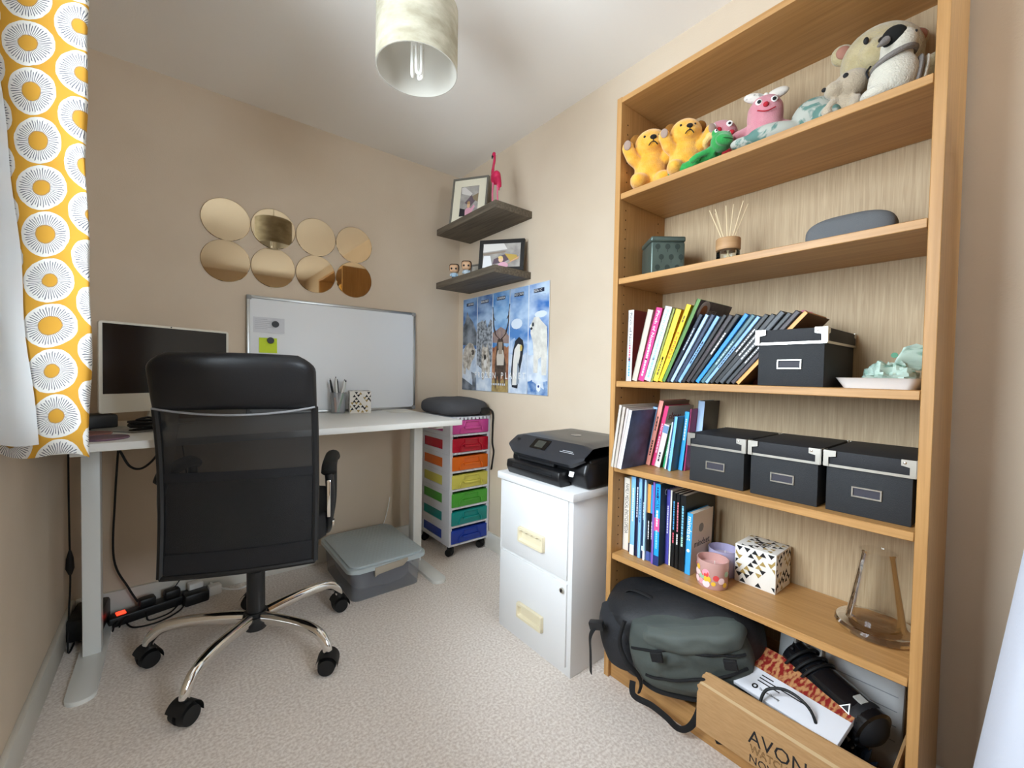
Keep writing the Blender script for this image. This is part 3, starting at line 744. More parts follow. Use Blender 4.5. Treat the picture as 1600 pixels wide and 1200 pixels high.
# two big-headed vinyl figures
def figure(label, loc, rz, hair, shirt):
    t = thing('vinyl_figure', label, 'figurine', loc, rz, 'vinyl figures on the lower shelf')
    SK = mat('figure_skin', '#D3A984', .5)
    b = B(); b.box((-.026,-.022,.045), (.026,.022,.092), .014, 4); hd = b.build('head', SK, t)
    b = B(); b.box((-.029,-.016,.052), (.029,.027,.098), .014, 4); b.build('hair', mat('hair_'+hair, hair, .6), hd)
    for x in (-.013, .013): B().sph((x,-.022,.066), (.0055,.002,.006), nu=12, nv=8).build('eye', INK, hd)
    b = B(); b.box((-.014,-.01,.02), (.014,.01,.047), .006, 3)
    for s in (-1, 1): b.tube([(s*.015,0,.042), (s*.021,-.004,.026)], .005, 8)
    b.build('torso', mat('shirt_'+shirt, shirt, .7), t)
    b = B()
    for s in (-1, 1): b.box((s*.007-.006,-.009,0), (s*.007+.006,.009,.022), .003)
    b.build('legs', mat('figure_trousers', '#3A4654', .7), t)
figure('vinyl figure with dark brown hair nearest the corner on the lower shelf', (1.285, 2.165, 1.5845), R(-38), '#2E2018', '#A9C4D8')
figure('vinyl figure with brown hair beside the black photo frame', (1.30, 2.055, 1.5845), R(-38), '#4A3020', '#B8C6CF')

# ---------------------------------------------------------------- poster
PY0, PY1, PZ0, PZ1 = 1.545, 2.355, .936, 1.518
po_ = thing('wildlife_poster', 'frozen planet poster with five animal strips on the right wall', 'poster', (XR, (PY0+PY1)/2, PZ0))
pw = PY1-PY0; phh = PZ1-PZ0
def curl(y, z): return -.0025-.010*max(0, (abs(y)/(pw/2))-.8)**1.5*3
b = B(); b.grid(lambda u, v: (curl((u-.5)*pw, v), (u-.5)*pw, v*phh), 40, 6); b.build('paper', mat('poster_paper', '#DDE3EA', .6), po_, solid=.0004, fix=False)
def P_(s, z, k=1):                     # s 0..1 from left of poster, z 0..1 up
    y = pw/2-s*pw; return (curl(y, z)-.0006*k, y, z*phh)
def pp(name, c, pts, k=2, par=None, m=None):
    b = B(); b.poly([P_(a, z, k) for a, z in pts]); return b.build(name, m or mat('poster_'+c, c, .6), par or po_, fix=False)
skyM = [('#35588F', '#8DB0D8'), ('#3E6298', '#A9C2DE'), ('#3A78B8', '#9CC0E2'), ('#4E80BE', '#B8D0EA'), ('#3A72BC', '#C4D8EE')]
titles = ['MOUNTAINS', 'BOREAL FOREST', 'TUNDRA', 'ICE CAPS', 'SEA ICE']
strips = []
for i in range(5):
    a, c = i/5+.004, (i+1)/5-.004
    b = B()
    for k in range(6):
        u0_, u1_ = a+(c-a)*k/6, a+(c-a)*(k+1)/6
        b.poly([P_(u0_, .004, 1), P_(u1_, .004, 1), P_(u1_, .996, 1), P_(u0_, .996, 1)])
    st = b.build('strip', mat('poster_sky_%d' % i, skyM[i][0], .6, c2=skyM[i][1], vs=5, stretch=(1,1,1.6), lo=.4, hi=.62), po_, fix=False); strips.append(st)
    tx = (a+c)/2
    pp('title_plate', '#1D2A45', [(tx-.05, .915), (tx+.05, .915), (tx+.05, .95), (tx-.05, .95)], 3, st)
    text(titles[i], .018, WPR, st, frame(P_(tx, .9325, 4), (0,-1,0), (0,0,1)), fit=.075)
    for k in range(4): pp('caption_line', '#8FA6C6', [(a+.03, .895-k*.012), (c-.03, .895-k*.012), (c-.03, .892-k*.012), (a+.03, .892-k*.012)], 2, st)
def rag(a, c, z, amp, n=9, seed=0):
    rr = random.Random(seed); return [(a+(c-a)*k/n, z+rr.uniform(-amp, amp)) for k in range(n+1)]
SNW = mat('poster_snow', '#DCE4EE', .6, c2='#AFC0D6', vs=16)
ROCK = mat('poster_rock', '#3E444C', .6, c2='#8A929C', vs=14, detail=6)
def ground(i, top, m, amp, lo=.004, k=2, seed=1):
    a, c = i/5+.004, (i+1)/5-.004
    pp('scenery', '', [(a, lo), (c, lo)]+rag(a, c, top, amp, 9, seed)[::-1], k, strips[i], m)
pp('scenery', '', [(.004,.5),(.196,.48),(.196,.62),(.14,.74),(.09,.80),(.06,.86),(.03,.74),(.004,.7)], 2, strips[0], ROCK)
ground(0, .46, SNW, .03, .004, 3, 3); ground(0, .16, ROCK, .05, .004, 4, 4)
ground(1, .70, mat('poster_forest', '#454A50', .6, c2='#AAB0B8', vs=60, detail=6), .05, .004, 2, 5); ground(1, .25, SNW, .03, .004, 3, 6)
pp('scenery', '', [(.404,.5),(.596,.48),(.596,.55),(.55,.62),(.5,.65),(.45,.62),(.404,.6)], 2, strips[2], mat('poster_hill', '#7C6A70', .6, c2='#A58E80', vs=20))
ground(2, .46, mat('poster_autumn', '#7E4A34', .6, c2='#B0805E', vs=24), .02, .004, 3, 7); ground(2, .12, mat('poster_grass', '#B39A62', .6, c2='#8A744A', vs=40), .02, .004, 4, 8)
pp('scenery', '', [(.604,.36),(.796,.36),(.796,.46),(.74,.5),(.70,.47),(.66,.53),(.604,.5)], 2, strips[3], mat('poster_ice_peak', '#7FA0CC', .6, c2='#C8D8EC', vs=18))
ground(3, .38, SNW, .02, .004, 3, 9); ground(4, .36, SNW, .02, .004, 3, 10); ground(4, .12, mat('poster_water', '#3E6CA8', .6, c2='#A8C0DC', vs=20), .02, .004, 4, 11)
pp('cloud', '#E4ECF4', blob(.88,.62,.07,.035), 2, strips[4]); pp('cloud', '#DCE6F2', blob(.92,.72,.06,.03), 2, strips[4]); pp('cloud', '#D6E2F0', blob(.68,.66,.06,.05), 2, strips[3])
# animals
FUR = mat('poster_grey_fur', '#8E8478', .6, c2='#D2CCC2', vs=40)
pp('animal_print', '', [(.02,.18),(.05,.17),(.06,.25),(.10,.20),(.13,.30),(.17,.36),(.19,.42),(.15,.50),(.10,.52),(.04,.48),(.01,.38)], 5, strips[0], FUR)
pp('animal_print', '#4A443E', blob(.15,.41,.022,.03), 6, strips[0])
pp('animal_print', '', [(.28,.12),(.30,.12),(.32,.22),(.36,.14),(.38,.14),(.38,.30),(.36,.42),(.345,.50),(.335,.46),(.30,.46),(.285,.50),(.27,.42),(.27,.28)], 5, strips[1], FUR)
pp('animal_print', '#2C2A2C', blob(.315,.355,.014,.03), 6, strips[1]); pp('animal_print', '#D9D6D2', blob(.32,.29,.02,.05), 6, strips[1])
DB = mat('poster_dark_coat', '#2E2622', .6, c2='#5A4A40', vs=30)
pp('animal_print', '', [(.445,.04),(.455,.04),(.47,.16),(.48,.16),(.49,.06),(.50,.06),(.51,.17),(.54,.17),(.555,.08),(.565,.08),(.57,.28),(.55,.36),(.54,.48),(.53,.53),(.47,.53),(.46,.48),(.45,.36),(.44,.28)], 5, strips[2], DB)
pp('animal_print', '#C9C0B4', [(.465,.27),(.545,.27),(.55,.36),(.535,.42),(.475,.42),(.46,.36)], 6, strips[2]); pp('animal_print', '#9A8A7A', [(.485,.38),(.525,.38),(.53,.50),(.48,.50)], 7, strips[2])
for s in (-1, 1):
    b = B(); pts = curve([P_(.505+s*.01,.53,6), P_(.505+s*.06,.58,6), P_(.505+s*.085,.68,6), P_(.505+s*.09,.78,6), P_(.505+s*.10,.86,6)], 5)
    b.tube(pts, [.005]*10+[.004]*6+[.002]*5, 5, flat=.15); b.tube([P_(.505+s*.085,.66,6), P_(.505+s*.06,.60,6)], .004, 5, flat=.15); b.tube([P_(.505+s*.09,.76,6), P_(.505+s*.07,.72,6)], .003, 5, flat=.15)
    b.build('antler_print', mat('poster_antler', '#4E3A30', .6), strips[2])
pp('animal_print', '#22262E', [(.64,.06),(.70,.05),(.72,.2),(.745,.32),(.76,.44),(.75,.50),(.71,.535),(.67,.50),(.645,.40),(.63,.22)], 5, strips[3])
pp('animal_print', '#E2E0DA', [(.645,.08),(.69,.08),(.70,.25),(.725,.36),(.73,.46),(.70,.47),(.665,.42),(.65,.3)], 6, strips[3]); pp('animal_print', '#C9B060', blob(.735,.43,.012,.03), 7, strips[3])
pp('animal_print', '#8A96A4', [(.69,.08),(.715,.10),(.72,.24),(.70,.30)], 7, strips[3])
WB = mat('poster_white_fur', '#E6E4DC', .6, c2='#CFCDC6', vs=30)
pp('animal_print', '', [(.86,.20),(.90,.20),(.905,.32),(.93,.34),(.94,.18),(.985,.18),(.99,.50),(.985,.60),(.93,.66),(.90,.70),(.86,.70),(.83,.64),(.825,.56),(.85,.48),(.86,.35)], 5, strips[4], WB)
pp('animal_print', '#24282E', blob(.85,.635,.01,.02), 6, strips[4]); pp('animal_print', '#24282E', blob(.835,.60,.012,.012), 6, strips[4])
for k, c_ in enumerate('FROZEN PLANET'):
    if c_ != ' ': text(c_, .052, WPR, po_, frame(P_(.195+.575*k/12, .165, 8), (0,-1,0), (0,0,1)), xs=.9)
pp('crest', '#E8EDF4', [(.895,.05),(.915,.03),(.935,.05),(.935,.10),(.895,.10)], 8); pp('crest_dot', '#2A4E8C', blob(.915,.08,.009,.012), 9)
for k in range(8): pp('credit_letter', '#D5DCE6', [(.40+k*.022,.07),(.412+k*.022,.07),(.412+k*.022,.09),(.40+k*.022,.09)], 8)

# ---------------------------------------------------------------- things on the desk
pc = thing('pen_pot', 'clear acrylic pot full of pens on the desk by the whiteboard', 'pen pot', (.685, 2.335, DT))
b = B(); b.lathe([(0,.0),(.036,0),(.040,.11),(.0385,.11),(.0345,.004),(0,.004)], n=28); b.build('pot', see_through('smoky_acrylic', '#B9BCC0', .35, .15), pc)
pens = [('#17181A', -.030, .012, -.012, .175, 'black felt pen'), ('#D8D8D4', -.014, -.012, -.006, .186, 'pale grey pen'), ('#1B1F1E', .0, .016, -.002, .172, 'dark ballpoint'), ('#E4E4E0', .020, -.016, -.016, .172, 'white marker'),
        ('#DADCD6', .030, -.004, -.010, .165, 'white capped highlighter'), ('#2E9A4E', .014, -.02, -.008, .105, 'short green marker'), ('#D07A3C', -.02, -.016, -.018, .085, 'short orange crayon'), ('#3A3566', .034, .014, .0, .168, 'violet ballpoint')]
for c, tx, ty, bx0, L_, lb in pens:
    o = B().tube([(bx0+.004, ty*.4, .006), (tx*1.05, ty, L_*.8), (tx*1.25, ty*1.2, L_)], [.005, .0058, .0042], 8)
    o.m = 1; o.tube([(tx*1.25, ty*1.2, L_), (tx*1.29, ty*1.23, L_+.008)], .002, 6)
    tag(o.build('pen', [mat('pen_'+c, c, .4), INK], None, (.685, 2.335, DT)), lb+' standing in the clear pen pot', 'pen', 'pens in the clear pot')
def tri_print(b, T, w, h, n, seed):
    rr = random.Random(seed); nx = max(1, round(w/n)); nz = round(h/(n*.6)); sx, sz = w/nx, h/nz
    for j in range(nz):
        for i in range(nx+1):
            q = rr.random(); x = -w/2+(i+(.5 if j % 2 else 0))*sx; z = j*sz
            if q > .62: continue
            b.m = 0 if q < .40 else 1
            up = rr.random() < .5
            p = [(x-sx*.42, z+(0 if up else sz)), (x+sx*.42, z+(0 if up else sz)), (x, z+(sz if up else 0))]
            p = [(max(-w/2, min(w/2, a)), c) for a, c in p]
            if abs((p[1][0]-p[0][0])) > 1e-4: b.poly([T @ V((a, c, .0004)) for a, c in p])
GLD = mat('gold_print', '#A98F52', .4)
def tri_box(label, loc, rz, w, d, h, seed, lidded=False, cat='box'):
    t = thing('patterned_box', label, cat, loc, rz)
    B().box((-w/2, -d/2, 0), (w/2, d/2, h), .0015).build('carton', mat('white_card', '#E4E0D8', .7), t)
    b = B()
    tri_print(b, frame((0,-d/2,.004), (1,0,0), (0,0,1)), w*.96, h-.008, .022, seed)
    tri_print(b, frame((-w/2,0,.004), (0,-1,0), (0,0,1)), d*.96, h-.008, .022, seed+1)
    tri_print(b, frame((w/2,0,.004), (0,1,0), (0,0,1)), d*.96, h-.008, .022, seed+3)
    tri_print(b, frame((0,-d/2+.003,h), (1,0,0), (0,1,0)), w*.96, d-.006, .022, seed+2)
    pr_ = b.build('triangle_print', [INK, GLD], t); pr_['kind'] = 'stuff'
    return t
tri_box('white tissue box with black and gold triangles on the desk beside the pen pot', (.79, 2.31, DT), R(-14), .108, .10, .118, 11)
o = thing('paper_sheets', 'thin stack of white paper at the right end of the desk', 'paper', (1.012, 2.30, DT), R(-6))
for k in range(3): B().box((-.07,-.1,.0006*k), (.07,.1,.0006*k+.0005), 0).build('sheet', PAPER, o, (0,0,0), R(3*k-3))
CST = mat('purple_agate', '#4A3A52', .4, c2='#7C5A66', vs=14); CS2 = mat('red_brown_agate', '#6A4444', .4, c2='#8A5A50', vs=14)
tag(B().lathe([(0,0),(.062,0),(.064,.003),(.062,.006),(0,.006)], n=36).build('coaster', CST, None, (-.175, 1.835, DT)), 'purple round coaster nearest the front edge of the desk', 'coaster', 'desk coasters')
tag(B().lathe([(0,0),(.058,0),(.06,.003),(.058,.006),(0,.006)], n=36).build('coaster', CS2, None, (-.222, 1.96, DT)), 'reddish brown round coaster behind the purple coaster', 'coaster', 'desk coasters')
tag(B().box((-.08,-.05,0), (.065,.05,.055), .012, 3).build('desk_speaker', BLK, None, (-.235, 2.13, DT), R(20)), 'low black box speaker at the left end of the desk', 'speaker')
b = B()
rr = random.Random(3)
for k in range(5):
    a = rr.uniform(0, 6); b.tube(curve([(rr.uniform(.03,.06)*math.cos(a+t), rr.uniform(.025,.045)*math.sin(a+t), .006+.008*k+rr.uniform(0,.008)) for t in (0,1.2,2.4,3.6,4.8)], 6, True), .004, 6, True)
tag(b.build('cable_coil', RUB, None, (-.07, 1.975, DT)), 'coiled heap of black cable lying in front of the computer', 'cable')
b = B(); b.box((-.045,-.095,0), (.045,.095,.006), .003); kb = b.build('keyboard_tray', mat('grey_slab', '#8B8880', .5), None, (-.135, 2.035, DT+.0005), R(40)); tag(kb, 'slim grey keyboard slab lying under the front of the computer', 'keyboard')

# ---------------------------------------------------------------- cables and power under the desk
def cable(label, pts, r=.0032, m=RUB, n=8, name='cable', cat='cable', group='cables under the desk', closed=False):
    return tag(B().tube(curve(pts, n, closed), r, 8, closed).build(name, m), label, cat, group)
ps = thing('power_strip', 'black power strip with glowing red switch on the floor behind the desk leg', 'power strip', (-.05, 2.345, 0), R(14))
B().box((-.165,-.028,0), (.165,.028,.04), .006).build('strip_body', BLK, ps)
B().box((-.14,-.014,.039), (-.11,.014,.046), .003).build('red_switch', mat('lit_red_switch', '#FF3A20', .4, emit=1.5), ps)
for k in range(3):
    b = B(); b.box((-.07+k*.085,-.022,.04), (-.015+k*.085,.022,.075), .008); b.build('plug', BLK if k < 2 else WPR, ps)
ad = tag(B().box((-.045,-.03,0), (.045,.03,.05), .008).build('power_adapter', BLK, None, (.075, 2.33, 0), R(10)), 'black power adapter brick lying on the carpet by the baseboard', 'adapter')
tag(B().box((-.025,-.02,0), (.025,.02,.045), .006).build('white_plug', WPR, None, (.145, 2.365, 0), R(10)), 'white square plug adapter at the baseboard under the desk', 'plug')
tag(B().box((-.05,-.085,0), (.05,.085,.085), .012).build('network_box', BLK, None, (-.262, 2.30, 0.0145), R(-4)), 'black box standing on the floor behind the left desk leg', 'router')
cable('black loop of cable drooping under the desktop', [(-.17,2.06,.79), (-.15,2.06,.74), (-.125,2.06,.685), (-.09,2.06,.675), (-.05,2.06,.72), (-.04,2.06,.79)], .004)
cable('thin black cable running under the desktop edge beside the drooping loop', [(-.19,1.96,.787), (-.14,1.97,.775), (-.08,2.0,.778), (.02,2.02,.785)], .006)
cl = cable('black lead with inline switch hanging in the left back corner', [(-.318,2.33,.80), (-.319,2.335,.60), (-.318,2.335,.40), (-.316,2.33,.22), (-.312,2.27,.12), (-.306,2.20,.045), (-.300,2.17,.006), (-.295,2.24,.005)], .003)
b = B(); b.tube([(-.317,2.334,.33), (-.317,2.333,.30), (-.317,2.333,.26), (-.316,2.333,.235)], [.004,.011,.013,.005], 10); b.build('inline_switch', BLK, cl)
cable('black cable curving on the carpet in a wide loop', [(-.16,2.31,.01), (-.13,2.24,.004), (-.06,2.225,.004), (.0,2.26,.004), (.03,2.31,.004), (.02,2.35,.02)])
cable('second black cable looping on the carpet nearest the power strip', [(-.09,2.29,.03), (-.085,2.265,.006), (-.05,2.265,.004), (-.01,2.29,.004), (.02,2.33,.02), (.03,2.35,.05)])
cable('black cable dropping from the desk to the power strip', [(-.17,2.30,.79), (-.19,2.36,.5), (-.195,2.37,.25), (-.15,2.36,.12), (-.12,2.34,.06)], .0038)
cable('short black cable lying over the left desk foot', [(-.17,2.24,.019), (-.16,2.28,.03), (-.14,2.30,.03), (-.18,2.285,.025), (-.188,2.22,.019)])
cable('white cable swooping along the baseboard behind the chair', [(.13,2.38,.05), (.18,2.35,.02), (.25,2.34,.006), (.33,2.36,.03), (.42,2.39,.08), (.52,2.40,.10)], .004, WPR)
cable('thin white cable behind the right desk leg', [(.90,2.400,.03), (.94,2.402,.07), (.985,2.40,.20), (1.0,2.39,.30)], .0025, WPR)
cable('thin black lead climbing from the power strip to the desk', [(-.02,2.36,.05), (.03,2.38,.12), (.06,2.39,.25), (.05,2.38,.5), (.02,2.34,.79)], .0025)
# ---------------------------------------------------------------- books
SPN = M.Identity(4)
def bookT(x): return frame((x,0,0), (0,0,-1), (0,-1,0))
BKX = {}
def book(label, y, z, x, t, h, d, c, ang=0, cover=None, title=None, tc='#F0F0EE', ts=.5, tpos=.35, tfit=None, c2=None, pages=True, group='books', cat='book', name='book', bands=(), face=None, soft=False, yaw=0):
    """spine faces -x; y = high-y edge of the spine foot; leans towards -y by ang degrees"""
    o = thing(name, label, cat, (x, y, z+t*math.sin(R(ang))+.0003), 0, group, rot=(R(ang), 0, R(yaw)))
    cm = mat('cover_'+c+(c2 or ''), c, .45, c2=c2, vs=9) if c2 else mat('cover_'+c, c, .42)
    k = .0012 if t < .012 else .002
    b = B(); b.box((0,-t,0), (k,0,h), .0004, 1)
    if not cover: b.box((0,-t,0), (d,-t+k,h))
    b.box((0,-k,0), (d,0,h)); b.build('cover', cm, o)
    if cover:
        fm = cover if not isinstance(cover, str) else mat('cover_'+cover, cover, .45)
        B().box((.0005,-t,0), (d,-t+k,h)).build('front_cover', fm, o)
    B().box((k,-t+k,.002), (d-.003,-k,h-.002)).build('pages', PAGES, o)
    for zz0, zz1, bc_ in bands: B().box((-.0003,-t*.98,h*zz0), (.0003,-t*.02,h*zz1)).build('spine_band', mat('band_'+bc_, bc_, .5), o)
    if title:
        for tt, pos, fit, col in title:
            if tt is None:                # lettering too small to read: a run of tiny printed dashes
                rr = random.Random(len(label)*7+int(pos*100)); b = B(); q = -fit/2
                while q < fit/2:
                    l_ = rr.uniform(.003, .010); zz = h*(1-pos)-q
                    b.box((-.0004, -t*.66, zz-l_), (.0004, -t*.36, zz)); q += l_+.002
                b.build('spine_print', mat('ink_'+col, col, .6), o)['kind'] = 'stuff'
                continue
            text(tt, t*ts*1.25, mat('ink_'+col, col, .6), o, TR(-.0004, -t/2, h*(1-pos)) @ frame((0,0,0), (0,0,-1), (0,-1,0)), fit=fit)
    return o
def cover_text(o, body, size, col, x, zc, t, fit=None):
    return text(body, size, mat('ink_'+col, col, .6), o, frame((x, -t-.0006, zc), (1,0,0), (0,0,1)), fit=fit)
Z3, Z4, Z5, Z2 = SH[3], SH[2], SH[1], SH[4]
X3 = 1.195
G3 = 'leaning books on the shelf at eye level'
PN = [('Pinch', .15, None, '#3A4048'), ('of', .29, None, '#3A9AD0'), ('Nom', .40, None, '#3A4048')]
def nomt(a, b_, c_, sub, sc_): return [('Pinch of Nom', .27, .11, a), (None, .60, .05, b_), (None, .80, .06, c_)]
book('white cookbook with dark lettering, upright at the left end of the eye level shelf', .876, Z3, X3, .0215, .238, .185, '#D2CFCC', 1.2, '#7A1E20', nomt('#3A4048', '#C85A78', '#5AA0CC', 'EVERYDAY LIGHT', 1), group=G3)
book('plain cream book leaning right, second on the eye level shelf', .8520, Z3, X3, .0200, .236, .175, '#C4BAAC', 13.5, '#C9A8A8', group=G3)
book('bright pink cookbook with white lettering on the eye level shelf', .8285, Z3, X3, .0225, .240, .185, '#D93A80', 15, '#A01A44', nomt('#F4EEF0', '#F4EEF0', '#F4C8DA', 'QUICK & EASY', 1), group=G3)
book('white cookbook with pale blue lettering between pink and yellow spines', .8050, Z3, X3, .0240, .242, .185, '#CDD3D6', 16.8, '#D8DCCB', nomt('#7EB4CE', '#9AC4DA', '#8AB8CE', 'COMFORT FOOD', 1), group=G3)
book('thin olive green paperback between white and yellow cookbooks', .7800, Z3, X3, .0065, .236, .175, '#8E9650', 17.6, '#14160E', group=G3)
book('pale yellow cookbook with faint lettering on the eye level shelf', .7730, Z3, X3, .0185, .232, .18, '#EAD23C', 18.6, '#C08A10', [(None, .5, .09, '#D8B22A'), (None, .78, .06, '#6A5A2A')], group=G3)
book('tall bright yellow cookbook titled express in red lettering', .7535, Z3, X3, .0150, .247, .18, '#F2C61E', 21, '#C79A12', [('EXPRESS', .52, .085, '#D04020'), (None, .18, .02, '#6A5A2A')], group=G3)
o = book('tall green edged diet book with dark food photo cover', .7375, Z3, X3-.006, .0120, .265, .20, '#56803E', 24, mat('dark_food_cover', '#2A1F28', .4, c2='#574852', vs=22), group=G3)
cover_text(o, '28-WEEK', .022, '#C9C0B8', .085, .232, .012, .07)
b = B(); b.lathe([(0,0),(.030,0),(.030,.0006),(0,.0006)], n=28, T=TR(.04,-.0125,.235) @ RX(90)); b.build('plate_print', mat('plate_print', '#B8AFA8', .5), o)
b = B(); b.lathe([(0,0),(.017,0),(.017,.0008),(0,.0008)], n=20, T=TR(.04,-.0130,.235) @ RX(90)); b.build('soup_print', mat('soup_print', '#9A5A28', .5), o)
thin = [('#20283A','navy blue',.010,27,.222,'#C9D6E6'), ('#A9C4E6','pale ice blue',.010,28.5,.222,None), ('#2A3A56','slate navy',.012,29.5,.222,None), ('#6FA0D2','sky blue and black',.010,31,.218,'#16181E'),
        ('#17161A','jet black',.009,32,.224,None), ('#2A2024','dark plum brown',.013,33,.222,'#5A4A50'), ('#121216','black with white titles',.012,34,.224,'#F0F0F0'), ('#1E8AE0','vivid azure',.011,35.5,.228,None),
        ('#3F6A74','muted teal',.012,36.5,.226,'#A9C4C8'), ('#7AA6DC','light cornflower blue',.009,37.3,.222,'#1A2430'), ('#101114','black glossy',.010,38,.228,'#E8E8E8'), ('#16181A','off black with white band',.011,38.6,.228,'#F0F0F0'),
        ('#3A3F44','charcoal grey',.013,39.2,.235,'#C8C8C8'), ('#25282C','graphite',.009,39.6,.232,'#D8D8D8'), ('#2A1A22','dark maroon',.012,40,.236,None)]
y = .7250
for i, (c, nm_, t, a, h, tcol) in enumerate(thin):
    book(f'{nm_} thin book leaning in the row beside the dark storage box', y, Z3, X3+.002*(i % 3), t, h, .165, c, a, None,
         [(None, .35+.06*(i % 5), .07, tcol)] if tcol else None, group=G3, c2=('#8FB8E0' if i in (3, 9) else None))
    y -= t/math.cos(R(a))+.0006
book('orange edged slanting book, last of the leaning row at the dark box', y, Z3, X3, .0095, .236, .17, '#D99A4A', 41, '#6A4A2E', group=G3)
# row four
G4 = 'magazines and books on the fourth shelf'
mz = [('#C9C0B4', .012, 'cream edged magazine, outermost of the stack poking past the shelf'), ('#BDB2A8', .011, 'greyish magazine, second in the stack poking past the shelf'), ('#C4B8B4', .010, 'pinkish grey magazine, third in the stack on the fourth shelf'), ('#DADCE0', .011, 'magazine with dark blue night picture cover on the fourth shelf')]
y = .896
for i, (c, t, lb) in enumerate(mz):
    book(lb, y, Z4+.010*(3-i)*0, 1.150-.004*(i == 3), t, .212-.004*i, .205, c, 8+.9*i, mat('night_cover', '#232C48', .35, c2='#4A5A80', vs=14) if i == 3 else None, group=G4, cat='magazine', name='magazine')
    y -= t/math.cos(R(9))+.0005
X4 = 1.285
r4 = [('#8FB4DC', .016, .205, 11, '#5A86B0', 'light blue paperback beside the magazines', [(None, .35, .09, '#4A78A8')], 0, None),
      ('#E8988A', .0155, .230, 12, '#8A7060', 'salmon pink tall paperback with black lettering', [(None, .35, .05, '#2A1A18'), (None, .72, .05, '#3A1A18')], -.006, None),
      ('#D83A74', .0150, .213, 12.5, '#CFC4B8', 'hot pink and white spined cookbook titled slow', [('slow', .38, .04, '#F2E6EA'), (None, .62, .05, '#F2C0D2')], .0, None),
      ('#E2D2D4', .0200, .150, 12.5, '#4A4438', 'short pale pink and white paperback with blue patch', [(None, .75, .03, '#2A2A30')], -.008, ((.80,.97,'#6A8AB0'),)),
      ('#2AA46A', .0130, .150, 10, '#2C7A54', 'small emerald green paperback on the fourth shelf', [(None, .5, .07, '#D8F0E2')], .004, None),
      ('#D6D8DC', .0065, .160, 8.5, None, 'slim white booklet between green and navy books', None, -.01, None),
      ('#3A5A8C', .0120, .178, 7.5, '#3A4A70', 'navy blue narrow paperback on the fourth shelf', [(None, .6, .06, '#C8D4E6')], -.012, None),
      ('#7CC4EE', .0090, .180, 6.5, mat('landscape_cover', '#2A6EA8', .4, c2='#7A8A5A', vs=8), 'light sky blue book with landscape cover on the fourth shelf', None, -.026, None),
      ('#3AA4E4', .0150, .195, 6, '#1E5E94', 'bright cyan blue book beside the black boxes', [(None, .3, .07, '#E4F2FC')], .015, None),
      ('#A83A6A', .0050, .205, 5, None, 'very thin magenta booklet beside the black boxes', None, .02, None),
      ('#A8C4E4', .0220, .230, 4, mat('dark_gloss_cover', '#1C1E22', .3, c2='#4A4E56', vs=7), 'pale blue spined book with blurry dark cover behind the black box', None, .06, None)]
y = .8650
for c, t, h, a, cv, lb, tt, dx, bands in r4:
    x = X4+dx
    o = book(lb, y, Z4, x, t, h, BX1-.01-x-(.0 if h > .2 else .02), c, a, cv, tt, group=G4, bands=bands or ())
    if 'titled slow' in lb: cover_text(o, 'slow', .036, '#8A2A30', .05, .178, t, .075)
    y -= t/math.cos(R(a))+.0022
